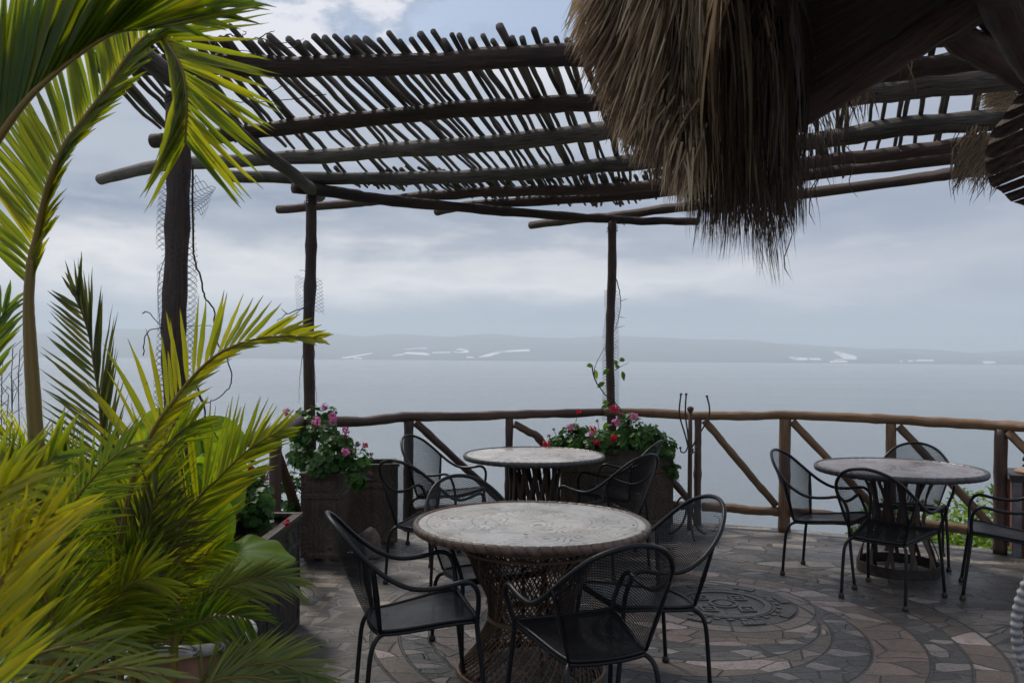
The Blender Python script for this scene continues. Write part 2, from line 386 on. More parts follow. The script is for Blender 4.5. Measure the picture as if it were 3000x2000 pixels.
t.out(t.princ(t.ramp(t.m('ADD', t.m('MULTIPLY', g_, .7), t.m('MULTIPLY', g2, .3)), [(.36,(.006,.003,.002,1)),(.52,(.028,.015,.010,1)),(.68,(.10,.06,.042,1))]), .6, .4, normal=t.bump(g_, .9, .02))); M_lining = m
m, t = mat('bark_rib'); uv = t.tc('UV'); g_ = t.noise(t.mapv(uv, sc=(8, .8, 1)), 3.0, 5, .6, .3)
t.out(t.princ(t.ramp(g_, [(.35,(.022,.012,.009,1)),(.7,(.12,.07,.052,1))]), .7, .3, normal=t.bump(g_, .7, .01))); M_bark = m
# ------------------------------------------------------------------ terrace floor
EDGE = [(-2.9, -3.0), (-2.6, 3.2), (-1.86, 4.0), (-1.80, 6.98), (-.93, 7.72), (.0, 8.04), (.97, 8.32), (1.72, 8.10), (2.50, 7.82), (3.25, 7.46), (4.02, 7.02), (5.2, 6.1), (6.4, 4.6), (6.8, 2.0), (6.8, -3.0)]
m, t = mat('stone_floor'); o = t.tc('Object'); X, Y, Z = t.xyz(o)
def disc(cx, cy, r):
    a = t.m('SUBTRACT', X, cx); b = t.m('SUBTRACT', Y, cy)
    return t.m('SUBTRACT', t.m('SQRT', t.m('ADD', t.m('MULTIPLY', a, a), t.m('MULTIPLY', b, b))), r)
wj = t.noise(o, 1.3, 2, .5, 0, True)
vm = t.n('ShaderNodeVectorMath', operation='MULTIPLY_ADD'); t.l(wj, vm.inputs[0]); vm.inputs[1].default_value = (.5,.3,0); t.l(o, vm.inputs[2]); ow = vm.outputs[0]
def stones(sx, sy, rot=0.0, rand=1.0):
    v = t.mapv(ow, sc=(sx, sy, 0), rot=(0, 0, rot)); 
    return t.vor(v, 1.0, 'F1', rand, 'Color'), t.vor(v, 1.0, 'DISTANCE_TO_EDGE', rand, 'Distance')
cr_, er_ = stones(3.9, 6.4, .5); cd_, ed_ = stones(6.4, 11.5, .15); cg_, eg_ = stones(4.6, 7.8, -.35)
def rand_of(c): return t.xyz(c)
mott = t.noise(o, 13, 9, .78); pit = t.sm(t.noise(o, 75, 3, .6), .40, .33); big = t.noise(o, .9, 4)
r1, r2, r3 = rand_of(cr_); d1, d2, d3 = rand_of(cd_); g1, g2, g3 = rand_of(cg_)
red = t.ramp(r1, [(0, (.085,.066,.050,1)), (.35, (.13,.095,.074,1)), (.70, (.18,.125,.10,1)), (.82, (.17,.12,.09,1)), (.86, (.30,.235,.215,1)), (1, (.38,.31,.285,1))])
dark = t.ramp(d1, [(0, (.028,.028,.029,1)), (.5, (.052,.050,.050,1)), (.80, (.08,.076,.072,1)), (.86, (.20,.18,.17,1)), (1, (.24,.215,.20,1))])
grey = t.ramp(g1, [(0, (.075,.068,.062,1)), (.4, (.13,.115,.102,1)), (.72, (.185,.155,.135,1)), (.86, (.115,.115,.12,1)), (.9, (.30,.255,.22,1)), (1, (.34,.29,.25,1))])
groutd = (.035,.032,.030,1); groutl = (.27,.25,.235,1)
jr = t.sm(er_, .024, .006); jd = t.sm(ed_, .036, .010)
left = t.sm(t.m('ADD', X, t.m('MULTIPLY', big, .9)), .25, -.45); gw = t.m('MULTIPLY', t.sm(t.noise(o, 1.6, 2), .42, .6), .03)
jg = t.m('MAXIMUM', t.sm(eg_, .030, .010), t.m('MULTIPLY', left, t.sm(t.m('SUBTRACT', eg_, gw), .06, .03)))
red = t.mix(jr, red, groutd); dark = t.mix(jd, dark, groutd)
grey = t.mix(jg, grey, t.mix(t.m('MULTIPLY', left, .75), groutd, groutl))
O1, O2, O3, O4, O5 = disc(.95, 5.0, 1.74), disc(.93, 4.97, 1.56), disc(.92, 4.97, 1.38), disc(.92, 4.97, 1.10), disc(.97, 5.10, .90)
E1, E2 = disc(1.36, 5.44, .56), disc(1.36, 5.44, .45)
L1, L2 = disc(1.05, 5.22, .80), disc(1.20, 5.36, .70)
def inside(d): return t.m('LESS_THAN', d, 0.0)
c = grey; h = t.m('SUBTRACT', 1.0, jg)
for d, cc, jj in ((O1, red, jr), (O2, dark, jd), (O3, red, jr), (O4, dark, jd), (O5, red, jr), (L1, dark, jd), (L2, red, jr)):
    k = inside(d); c = t.mix(k, c, cc)
    a = t.n('ShaderNodeMix'); a.data_type = 'FLOAT'; t.l(k, a.inputs[0]); t.l(h, a.inputs[2]); t.l(t.m('SUBTRACT', 1.0, jj), a.inputs[3]); h = a.outputs[0]
# ring of tan slabs round the emblem, split radially
an = t.m('ARCTAN2', t.m('SUBTRACT', Y, 5.44), t.m('SUBTRACT', X, 1.36)); seg = t.m('MULTIPLY', an, 11/(2*math.pi)); fr = t.m('FRACT', seg)
wn = t.n('ShaderNodeTexWhiteNoise', noise_dimensions='1D'); t.l(t.m('FLOOR', seg), wn.inputs['W'])
tan = t.ramp(wn.outputs['Value'], [(0, (.16,.125,.10,1)), (.6, (.23,.185,.155,1)), (1, (.33,.27,.24,1))])
jt = t.m('MAXIMUM', t.sm(fr, .03, .01), t.sm(fr, .97, .99)); tan = t.mix(jt, tan, groutd)
k = inside(E1); c = t.mix(k, c, tan)
a = t.n('ShaderNodeMix'); a.data_type = 'FLOAT'; t.l(k, a.inputs[0]); t.l(h, a.inputs[2]); t.l(t.m('SUBTRACT', 1.0, jt), a.inputs[3]); h = a.outputs[0]
k = inside(E2); c = t.mix(k, c, (.062,.058,.052,1))
for d in (O1, O2, O3, O4, O5, L1, E1, E2):
    j = t.sm(t.m('ABSOLUTE', d), .010, .004); c = t.mix(j, c, groutd); h = t.m('SUBTRACT', h, j)
# border of cut tiles along the edge
def line_d(a, b):
    n = Vector((b[1]-a[1], -(b[0]-a[0]))).normalized()      # to the inside
    return t.m('ADD', t.m('MULTIPLY', t.m('SUBTRACT', X, a[0]), n.x), t.m('MULTIPLY', t.m('SUBTRACT', Y, a[1]), n.y))
bd = None
for i in range(2, 11):
    dd = line_d(EDGE[i], EDGE[i+1]); bd = dd if bd is None else t.m('MINIMUM', bd, dd)
br = t.n('ShaderNodeTexBrick'); t.l(t.mapv(o, sc=(1,1,1), rot=(0,0,.12)), br.inputs[0]); br.offset = .37
br.inputs['Color1'].default_value = (0,0,0,1); br.inputs['Color2'].default_value = (1,1,1,1); br.inputs['Mortar'].default_value = (.5,.5,.5,1)
br.inputs['Scale'].default_value = 1; br.inputs['Mortar Size'].default_value = .006; br.inputs['Brick Width'].default_value = .31; br.inputs['Row Height'].default_value = .105
bt = t.ramp(br.outputs['Color'], [(0, (.05,.048,.048,1)), (.45, (.12,.10,.085,1)), (.62, (.24,.20,.155,1)), (1, (.33,.275,.21,1))])
bt = t.mix(br.outputs['Fac'], bt, (.10,.09,.08,1))
k = t.m('MULTIPLY', t.m('LESS_THAN', bd, .68), t.m('LESS_THAN', Y, 7.0)); k2 = t.m('MULTIPLY', t.m('LESS_THAN', bd, .27), t.m('GREATER_THAN', Y, 6.99))
k = t.m('MAXIMUM', k, k2); c = t.mix(k, c, bt)
c = t.mix(t.m('MULTIPLY', t.m('SUBTRACT', mott, .49), 3.2, clamp=True), c, (.035,.031,.029,1))
c = t.mix(t.sm(mott, .40, .25, 0, .45), c, (.30,.27,.25,1))
c = t.mix(t.m('MULTIPLY', pit, .6), c, (.018,.016,.015,1))
damp = t.sm(t.noise(o, .8, 3), .46, .60)
c = t.mix(t.m('MULTIPLY', damp, .28), c, (.035,.032,.03,1)); c = t.mix(.14, c, (.012,.010,.009,1))
hh = t.m('ADD', t.m('MULTIPLY', h, 1.0), t.m('SUBTRACT', t.m('MULTIPLY', mott, 1.0), t.m('MULTIPLY', pit, .8)))
tilt = t.m('ADD', t.m('MULTIPLY', d2, .25), t.m('MULTIPLY', r2, .2))
t.out(t.princ(c, t.m('SUBTRACT', t.m('ADD', .40, t.m('MULTIPLY', mott, .25)), t.m('MULTIPLY', damp, .20)), .55, normal=t.bump(t.m('ADD', hh, tilt), 1.0, .012))); M_floor = m

b = MB(); b.smooth = False
top = [b.vert((x, y, 0)) for x, y in EDGE]; bot = [b.vert((x, y, -.35)) for x, y in EDGE]
b.face(list(reversed(top))); b.face(bot)
for i in range(len(EDGE)):
    j = (i+1) % len(EDGE); b.face((top[i], top[j], bot[j], bot[i]))
f = b.build('terrace_floor', M_floor); tag(f, kind='structure')
import bmesh
bm = bmesh.new(); bm.from_mesh(f.data); bmesh.ops.recalc_face_normals(bm, faces=bm.faces); bm.to_mesh(f.data); bm.free()

# sun emblem set in the floor
b = MB(); b.smooth = False
EC = (1.36, 5.44)
def slab(pts, z0=.001, z1=.012):
    z1 *= .6
    lo = [b.vert((EC[0]+x, EC[1]+y, z0)) for x, y in pts]; hi = [b.vert((EC[0]+x, EC[1]+y, z1)) for x, y in pts]
    b.face(hi)
    for i in range(len(pts)):
        j = (i+1) % len(pts); b.face((lo[i], lo[j], hi[j], hi[i]))
def ringslab(r0, r1, n=48, a0=0, a1=2*math.pi, z1=.012):
    full = a1-a0 > 6.2
    for i in range(n):
        A, B = a0+(a1-a0)*i/n, a0+(a1-a0)*(i+1)/n
        slab([(r0*math.cos(A), r0*math.sin(A)), (r1*math.cos(A), r1*math.sin(A)), (r1*math.cos(B), r1*math.sin(B)), (r0*math.cos(B), r0*math.sin(B))], z1=z1)
ringslab(.255, .295); ringslab(.305, .315); ringslab(.075, .095, 28)
slab([(.055*math.cos(i*math.pi/10), .055*math.sin(i*math.pi/10)) for i in range(20)])
for q in range(4):
    A = q*math.pi/2 + math.pi/4
    def rt(x, y, A=A): return (x*math.cos(A)-y*math.sin(A), x*math.sin(A)+y*math.cos(A))
    def frame(o_, i_):
        for k in range(4):
            k2 = (k+1) % 4; slab([rt(*o_[k]), rt(*o_[k2]), rt(*i_[k2]), rt(*i_[k])])
    frame([(.10,0),(.17,-.075),(.24,0),(.17,.075)], [(.122,0),(.17,-.052),(.218,0),(.17,.052)])
    slab([rt(.148,0), rt(.17,-.024), rt(.192,0), rt(.17,.024)])
for i in range(26):
    A = 2*math.pi*i/26
    if (i % 3.25) < .8: pass
    cx, cy = .338*math.cos(A), .338*math.sin(A)
    slab([(cx+.017*math.cos(A)*math.cos(q*math.pi/5)-.024*math.sin(A)*math.sin(q*math.pi/5), cy+.017*math.sin(A)*math.cos(q*math.pi/5)+.024*math.cos(A)*math.sin(q*math.pi/5)) for q in range(10)], z1=.010)
for i in range(8):
    A0 = 2*math.pi*i/8 + .2
    for k in range(5):
        A, B = A0-.16+k*.066, A0-.16+k*.066+.056
        slab([(.372*math.cos(A), .372*math.sin(A)), (.436*math.cos(A), .436*math.sin(A)), (.436*math.cos(B), .436*math.sin(B)), (.372*math.cos(B), .372*math.sin(B))])
m, t = mat('lava_stone'); nn = t.noise(t.tc('Object'), 30, 5, .6)
t.out(t.princ(t.ramp(nn, [(.3, (.045,.043,.042,1)), (.7, (.095,.09,.085,1))]), .55, .45, normal=t.bump(nn, .5, .003)))
o = b.build('floor_emblem', m); tag(o, 'round carved sun emblem of dark stone set in the middle of the patterned floor', 'emblem')

# ------------------------------------------------------------------ lake, hillside, far hills
m, t = mat('lake_water'); o = t.tc('Object')
n1 = t.noise(t.mapv(o, sc=(1,1.6,1)), .35, 4, .6); n2 = t.noise(t.mapv(o, sc=(.4,1,1)), .012, 4, .6)
patch = t.noise(t.mapv(o, sc=(.3,1,1)), .0022, 4, .55)
t.out(t.princ((.17,.20,.22,1), t.m('ADD', .10, t.m('MULTIPLY', t.sm(patch, .3, .7), .10)), .5, normal=t.bump(t.m('ADD', n1, t.m('MULTIPLY', n2, 2.0)), .9, 1.3), IOR=1.33)); M_water = m
LK = -100.0
b = MB(); b.smooth = False
i0 = [b.vert((x, y, LK)) for x, y in ((-24500, -380), (24500, -380), (24500, 22800), (-24500, 22800))]
b.face(i0); o = b.build('lake', M_water); tag(o, kind='structure')
m, t = mat('hillside_scrub'); nn = t.noise(t.tc('Object'), .9, 6, .6)
t.out(t.princ(t.ramp(nn, [(.35, (.03,.05,.015,1)), (.65, (.10,.12,.04,1))]), .9, .1, normal=t.bump(nn, .6, .2))); M_scrub = m
b = MB()
def hs(u, v):
    ang = -1.75 + 3.5*u                        # a shoulder of land under the terrace, falling to the lake
    r = 6.6 + (v**1.6)*330
    x, y = math.sin(ang)*r*1.0 + 1.2, math.cos(ang)*r*1.0 + .0
    z = -.9 - (r-6.6)*.36 + mnoise.noise((x*.05, y*.05, 3))*min(3, (r-6)*.06)
    return (x, y, max(z, LK-2.5))
b.grid(hs, 60, 60); o = b.build('hillside', M_scrub); tag(o, kind='structure')
m, t = mat('retaining_wall'); nn = t.noise(t.tc('Object'), 3, 5, .6)
t.out(t.princ(t.ramp(nn, [(.3, (.08,.07,.06,1)), (.7, (.2,.18,.16,1))]), .85, .2, normal=t.bump(nn, .6, .03)))
b = MB(); b.smooth = False
for i in range(len(EDGE)-1):
    (x0, y0), (x1, y1) = EDGE[i], EDGE[i+1]; k = .985
    q = [b.vert(p) for p in ((x0*k, y0*k, -.35), (x1*k, y1*k, -.35), (x1*k, y1*k, -6), (x0*k, y0*k, -6))]; b.face(q)
o = b.build('retaining_wall', m); tag(o, 'rough stone retaining wall holding up the edge of the terrace', 'wall', kind='structure')

m, t = mat('far_hills'); nn = t.noise(t.tc('Object'), .0016, 8, .6)
t.out(t.princ(t.ramp(nn, [(.35, (.02,.032,.045,1)), (.7, (.06,.07,.075,1))]), .95, .1)); M_hill = m
def hill_h(x, y):
    ridge = 430 + 150*mnoise.noise((x*.00011+4.2, 1.7, .3)) + 50*mnoise.noise((x*.0005, 2.2, 8))
    ridge += 190*math.exp(-((x+7200)/2700)**2) - 170*math.exp(-((x-9500)/3300)**2)
    s = min(1, max(0, (y-12150)/6500)); s = s*s*(3-2*s)*.75 + .25*s
    return LK - 3 + ridge*s + 60*mnoise.noise((x*.0011, y*.0011, 5))*min(1, s*4) + 6*min(1, max(0, (y-12100)/200))
b = MB(); b.grid(lambda u, v: (lambda x, y: (x, y, hill_h(x, y)))(-15000+30000*u, 12000+9000*v*v**.3), 150, 60)
o = b.build('far_hills', M_hill); tag(o, kind='structure')

# pale greenhouses on the far shore
m, t = mat('plastic_sheeting'); t.out(t.princ((.85,.84,.83,1), .35, .5)); M_gh = m
GH = [([(1015,1050),(1092,1036),(1088,1034),(1000,1048)], 'narrow slanting strip of pale greenhouses at the left end of the far shore'),
      ([(1153,1043),(1185,1040),(1181,1037),(1150,1041)], 'small pale greenhouse patch left of the longest white strip on the far shore'),
      ([(1182,1036),(1255,1041),(1262,1038),(1240,1033),(1190,1032)], 'broad white greenhouse strip in the middle of the left hand group on the far shore'),
      ([(1265,1035),(1320,1034),(1318,1031),(1270,1032)], 'thin pale greenhouse strip left of the rounded white patch across the lake'),
      ([(1328,1031),(1345,1034),(1372,1033),(1373,1028),(1352,1021),(1340,1022)], 'rounded white greenhouse patch standing highest in the left hand group across the lake'),
      ([(1200,1023),(1252,1021),(1250,1019),(1180,1022)], 'faint thin greenhouse strip high on the slope across the lake'),
      ([(1365,1048),(1390,1049),(1385,1045),(1368,1045)], 'small white greenhouse patch close to the water left of the long slanting strip'),
      ([(1398,1047),(1432,1045),(1470,1032),(1551,1029),(1551,1023),(1500,1026),(1455,1030),(1420,1040)], 'long slanting white greenhouse strip reaching up the slope in front of the middle post'),
      ([(1035,1051),(1062,1051),(1058,1048),(1040,1048)], 'tiny pale greenhouse patch at the water near the left end of the far shore'),
      ([(2310,1047),(2335,1055),(2365,1055),(2366,1049),(2320,1046)], 'white wedge shaped greenhouse patch left of the arrow shaped one on the right far shore'),
      ([(2369,1050),(2372,1054),(2408,1055),(2400,1049)], 'white greenhouse block touching the wedge shaped patch on the right far shore'),
      ([(2441,1030),(2476,1052),(2510,1053),(2508,1044),(2480,1036),(2455,1030)], 'arrow shaped white greenhouse patch on the slope above the right far shore'),
      ([(2430,1062),(2485,1061),(2480,1057),(2432,1058)], 'flat white greenhouse strip at the water below the arrow shaped patch'),
      ([(2443,1055),(2474,1054),(2472,1052),(2446,1053)], 'short white greenhouse sliver just left of the arrow shaped patch'),
      ([(2680,1058),(2735,1058),(2735,1054),(2690,1054)], 'speckled pale greenhouse row near the water on the right far shore'),
      ([(2637,1060),(2643,1060),(2643,1057),(2637,1057)], 'tiny pale speck of a greenhouse left of the speckled row'),
      ([(2660,1059),(2674,1059),(2674,1056),(2662,1056)], 'small pale greenhouse touching the left end of the speckled row'),
      ([(2878,1061),(2890,1065),(2918,1063),(2915,1059),(2880,1059)], 'last pale greenhouse patch near the right edge of the far shore')]
def on_hill(x, y):
    a, bb = ray(x, y); lo = 12050
    for k in range(900):
        Z_ = lo + k*9
        if H - bb*Z_ <= hill_h(a*Z_, Z_) + 4: return Vector((a*Z_, Z_, hill_h(a*Z_, Z_)))
    Z_ = 12200; return Vector((a*Z_, Z_, LK+4))
for pts, lab in GH:
    b = MB(); b.smooth = False; P = [on_hill(*p) for p in pts]; c = sum(P, Vector())/len(P)
    lo = [b.vert(p-c+Vector((0,0,-8))) for p in P]; hi = [b.vert(p-c+Vector((0,0,9))) for p in P]
    b.face(hi); b.face(lo)
    for i in range(len(P)): j = (i+1) % len(P); b.face((lo[i], lo[j], hi[j], hi[i]))
    o = b.build('greenhouse', M_gh, loc=c); tag(o, lab, 'greenhouse', 'pale greenhouses across the lake')

# haze
hz = MB(); hz.smooth = False; hz.box((0, 11400, 308.5), (50000, 23600, 823.0))
m, t = mat('haze_air'); pv = t.n('ShaderNodeVolumePrincipled'); pv.inputs['Color'].default_value = (.76,.83,.90,1); pv.inputs['Density'].default_value = .95e-4
pv.inputs['Anisotropy'].default_value = .15
oo = t.n('ShaderNodeOutputMaterial'); t.l(pv.outputs[0], oo.inputs['Volume'])
o = hz.build('haze', m); tag(o, kind='stuff')
# ------------------------------------------------------------------ pergola
perg = empty('pergola', (-1.63, 6.9, 0), 0, 'rustic open pergola of dark logs and crooked branches on thin round posts over the terrace', 'pergola')
def pp(lst): return [p - Vector((-1.63, 6.9, 0)) for p in lst]
def log(b, pts, rad, n=12, wob=.010, per=7):
    P = spline(pts, per); sd_ = U(0, 50); r0 = rad if hasattr(rad, '__len__') else (rad, rad); L = len(P)
    Q = []
    for i, p in enumerate(P):
        Q.append(p + Vector((0, mnoise.noise((i*.35, sd_, 0)), mnoise.noise((i*.35, sd_, 9))))*wob)
    rr = [(r0[0]+(r0[1]-r0[0])*i/(L-1))*(1+.13*mnoise.noise((i*.5, sd_, 4))) for i in range(L)]
    for _ in range(L//9):
        k = random.randrange(1, max(2, L-1)); rr[min(k, L-1)] *= U(1.04, 1.12)
    b.tube(Q, rr, n, rough=.10)
ZB = 2.99
beams = [  # pixel course of each log, radius left and right, material
 ([(290,190),(600,191),(900,196),(1200,190),(1450,172),(1700,160),(2150,140),(2700,100)], (.050,.052), M_log),
 ([(447,413),(620,400),(900,366),(1123,344),(1346,321),(1570,310),(1770,296),(2200,262),(2620,208),(2850,180),(3250,150)], (.047,.050), M_log),
 ([(295,525),(500,482),(900,462),(1123,442),(1346,428),(1570,406),(1793,380),(2200,322),(2539,274),(2778,244),(3250,205)], (.046,.066), M_log2),
 ([(668,515),(900,522),(1123,523),(1346,518),(1570,504),(1882,473),(2396,411),(2619,376),(2906,351),(3250,318)], (.046,.064), M_log2),
 ([(815,613),(1000,598),(1123,586),(1302,570),(1570,558),(1882,546),(2364,478),(2619,450),(2874,415),(3250,380)], (.042,.048), M_log),
 ([(1280,620),(1391,600),(1659,585),(1900,567),(2400,508),(2870,452),(3250,415)], (.040,.050), M_log),
 ([(1555,660),(1700,642),(1799,632),(2020,604),(2314,572),(2612,534),(2820,504),(3000,482),(3250,455)], (.042,.046), M_log)]
for pts, rd, mt in beams:
    b = MB(); log(b, pp([atz(x, y, ZB) for x, y in pts]), rd, 14); b.build('beam', mt, perg)
# side beam over the thick post, and the front edge beam
b = MB(); log(b, pp([Vector((-1.60, 2.6, 2.92)), Vector((-1.66, 3.6, 2.90)), Vector((-1.62, 4.4, 2.88)), Vector((-1.66, 5.4, 2.89)), Vector((-1.60, 6.2, 2.87)), Vector((-1.64, 7.25, 2.90))]), (.048, .045), 12); b.build('edge_beam', M_log2, perg)
b = MB(); log(b, pp([atz(x, y, 2.89) for x, y in ((860,548),(1000,566),(1123,585),(1346,607),(1570,627),(1770,642),(1900,648),(2046,650))]), (.052, .036), 12); b.build('edge_beam', M_log, perg)
POST = [(-1.63, 4.15, .050, 2.83, .058), (-1.64, 6.93, .047, 2.85, .043), (.95, 8.17, .043, 2.85, .040), (4.6, 6.6, .05, 2.85, .048)]
for x, y, r, h_, r2 in POST:
    b = MB(); log(b, pp([Vector((x+(.015 if k in (1,3) else 0)*(1 if k == 1 else -1), y, h_*k/5)) for k in range(6)]), (r, r2), 14, .006); b.build('post', M_log, perg)
b0 = None
for (x, y, z, r) in ((-1.63,4.15,2.80,.066),(-1.64,6.93,2.80,.056),(.95,8.17,2.79,.052)):   # wire ties at the post heads
    for k in range(2):
        b = MB(); b.tube(pp([Vector((x+r*math.cos(a*.35), y+r*math.sin(a*.35), z-.03*k+.010*math.sin(a*.5+k)+a*.0006)) for a in range(26)]), .0028, 5); b.build('wire_tie', M_wire, perg)
# thin branches laid across the logs
ns = 0
rest = MB()
def edge_z(x):
    if x < -1.64: return 6.3+(x+1.64)*.6
    if x < .95: return 7.5+(x+1.64)*.45
    return 8.66-(x-.95)*.85
def stick(x0, z0, z1, dxdz, zz, r, last=None):
    global ns
    for _ in range(3): z1 = min(z1, edge_z(x0+dxdz*(z1-z0))+U(-.02,.14))
    if z1-z0 < .3: return
    L = max(5, int((z1-z0)/.16)); sd_ = U(0, 99); amp = U(.004, .010); pts = []; rr = []
    for i in range(L+1):
        s_ = i/L; Z_ = z0+(z1-z0)*s_
        X_ = x0+dxdz*(Z_-z0)+amp*2*mnoise.noise((s_*5, sd_, 1))+.007*mnoise.noise((s_*19, sd_, 1))
        pts.append(Vector((X_, Z_, zz+.018*mnoise.noise((s_*6, sd_, 7)))))
        rr.append(r*(1.12-.38*s_)*(1+.18*max(0, mnoise.noise((s_*23, sd_, 3)))))
    ns += 1
    if ns > 100: last = True
    b = rest if last else MB()
    b.tube(pp(pts), rr, 7, rough=.10)
    if not last: b.build('stick', M_stick, perg)
FAN = [(-2.2,-.19),(-1.6,-.07),(-1.3,.04),(-1.1,.12),(-.8,.165),(.3,.18),(1.0,.27),(2.0,.49),(3.3,.62),(5,.7)]
def fan(x):
    for (a, fa), (c, fc) in zip(FAN, FAN[1:]):
        if x <= c: return fa+(fc-fa)*(x-a)/(c-a)
    return .7
x0 = -2.12
while x0 < 3.3:
    z0 = 4.07-.033*(x0+1.3)+U(-.05, .04) if x0 < 1.2 else U(3.5, 3.8)
    if rnd() < .04: z0 -= .12
    stick(x0, z0, U(7.2, 8.4), fan(x0)+U(-.022, .022)+(U(-.06,.06) if rnd() < .2 else 0), 3.065+U(-.006, .016), U(.0115, .0172))
    x0 += U(.038, .060) if x0 < 1.5 else U(.05, .08)
x0 = -2.0
while x0 < 4.4:
    stick(x0, U(6.85, 7.3) if x0 < 1.3 else U(6.0, 6.6), 9.4, fan((x0-.35)/1.2)+U(-.05, .05), 3.075+U(-.01, .02), U(.012, .018), True)
    x0 += U(.040, .064)
o = rest.build('stick', M_stick, perg); o['kind'] = 'stuff'

# dry tendrils on the pergola roof and round the posts
def vine(name, lines, label, mt=M_vine, group=None, cat='vine', leaves=None):
    b = MB(); first = None
    for pts, r in lines:
        P = spline([at(*p) for p in pts], 5)
        if first is None: first = P[0]
        P = [p + Vector((U(-.004,.004), U(-.004,.004), U(-.004,.004))) for p in P]
        b.tube([p-first for p in P], [r*(1-.6*i/len(P)) for i in range(len(P))], 5)
    o = b.build(name, mt, loc=first); tag(o, label, cat, group)
    return o, first
def twig_lines(start, n, step, Z, r, up=(1, 0)):
    L = []
    for k in range(n):
        x, y = start; a = math.atan2(up[1], up[0]) + U(-.8, .8); pts = [(x, y, Z)]
        for q in range(random.randint(3, 7)):
            a += U(-.7, .7); x += math.cos(a)*step*U(.6, 1.3); y += math.sin(a)*step*U(.6, 1.3); pts.append((x, y, Z+U(-.05, .05)))
        L.append((pts, r))
    return L
vine('dry_vine', [([(620,150,4.0),(650,108,4.0),(690,105,4.0),(715,118,4.0),(760,112,4.0),(820,128,4.0),(880,118,4.0)], .004), ([(700,112,4.0),(720,98,4.0),(712,90,4.0)], .003),
     ([(760,112,4.0),(790,95,4.0),(805,92,4.0)], .003), ([(575,50,3.9),(573,100,3.9),(576,170,3.9)], .0025), ([(640,250,4.0),(665,170,4.0),(705,150,4.0),(760,160,4.0)], .003), ([(820,128,4.0),(850,140,4.0),(893,115,4.0)], .0025)]
     + [([(700+U(-60,260), 330+U(-60,60), 4.8), (720+U(-20,90), 300, 4.8), (790, 262+U(-20,20), 4.8), (860+U(-20,60), 235, 4.8)], .003) for _ in range(2)],
     'leafless dry tendril trailing over the stick tips at the left end of the pergola roof', group='dry vines on the pergola')
vine('dry_vine', [([(565,480,4.1),(566,700,4.1),(570,760,4.1),(590,820,4.1),(600,870,4.1),(625,905,4.1),(632,990,4.1),(660,1040,4.1),(680,1100,4.1),(665,1145,4.1),(620,1175,4.1),(595,1180,4.1)], .0055),
     ([(595,1180,4.1),(578,1155,4.1)], .005), ([(568,1110,4.1),(595,1182,4.1),(605,1230,4.1),(640,1290,4.1)], .006), ([(562,1115,4.1),(575,1150,4.1)], .004),
     ([(485,740,4.2),(465,830,4.2),(467,940,4.2),(480,1000,4.2)], .002), ([(420,1040,4.1),(425,985,4.1),(450,965,4.1),(520,960,4.1),(560,955,4.1),(625,955,4.1),(640,965,4.1)], .003),
     ([(418,918,4.1),(435,915,4.1),(470,950,4.1),(482,940,4.1)], .003), ([(625,1050,4.1),(618,1085,4.1),(590,1115,4.1),(565,1140,4.1)], .0025), ([(660,1030,4.1),(690,1035,4.1),(668,1052,4.1)], .002)],
     'long leafless vine hanging in loops down the thick post beside the palm', group='dry vines on the pergola')
vine('dry_vine', [([(925,600,6.8),(926,730,6.8),(920,790,6.8),(878,792,6.8)], .004), ([(922,880,6.8),(880,905,6.8),(840,920,6.8),(812,940,6.8)], .006), ([(840,918,6.8),(825,905,6.8)], .004), ([(880,905,6.8),(862,935,6.8)], .003),
     ([(893,1000,6.85),(880,1090,6.85),(875,1180,6.85)], .003), ([(921,1000,6.85),(922,1090,6.85),(928,1180,6.85)], .003), ([(918,905,6.85),(915,960,6.85),(922,1010,6.85)], .003)],
     'broken dry twig and dangling threads tied to the post behind the left planters', group='dry vines on the pergola')
vine('dry_vine', [([(1785,790,8.0),(1803,815,8.0),(1816,860,8.0),(1818,890,8.0),(1813,930,8.0),(1800,970,8.0)], .006), ([(1818,882,8.0),(1836,875,8.0)], .003), ([(1814,928,8.0),(1830,930,8.0)], .003), ([(1806,960,8.0),(1830,953,8.0)], .003),
     ([(1735,1075,8.0),(1742,1110,8.0),(1762,1140,8.0),(1772,1155,8.0),(1800,1175,8.0),(1825,1210,8.0),(1850,1250,8.0)], .007), ([(1740,1100,8.0),(1745,1070,8.0),(1765,1030,8.0),(1782,1000,8.0)], .004), ([(1800,1085,8.0),(1830,1068,8.0),(1845,1062,8.0)], .003), ([(1765,640,8.05),(1785,655,8.05),(1790,700,8.05)], .005), ([(1830,660,8.1),(1800,640,8.1),(1786,650,8.1)], .004)],
     'thin vine climbing the middle post with a few green leaves above the red flowers', group='dry vines on the pergola')
o2 = bpy.context.scene.objects['dry_vine.003']
lf = MB()
for x, y in ((1722,1075),(1740,1085),(1800,1068),(1815,1062),(1808,1078),(1785,1085),(1820,1085),(1775,1120),(1768,1180),(1785,1195),(1775,1240)):
    p = at(x+U(-4,4), y+U(-4,4), 8.0); a = U(0, 6.28); d = Vector((math.cos(a), .3, math.sin(a)*.6)).normalized(); lf.tint = rnd()
    lf.ribbon([p + d*(.075*s_) - Vector((0,0,.03*s_*s_)) - o2.location for s_ in (0,.25,.5,.75,1)], [.006,.04,.05,.032,.002], Vector((.2,-1,.6)), .2); lf.build('leaf', M_bush, o2); lf = MB()

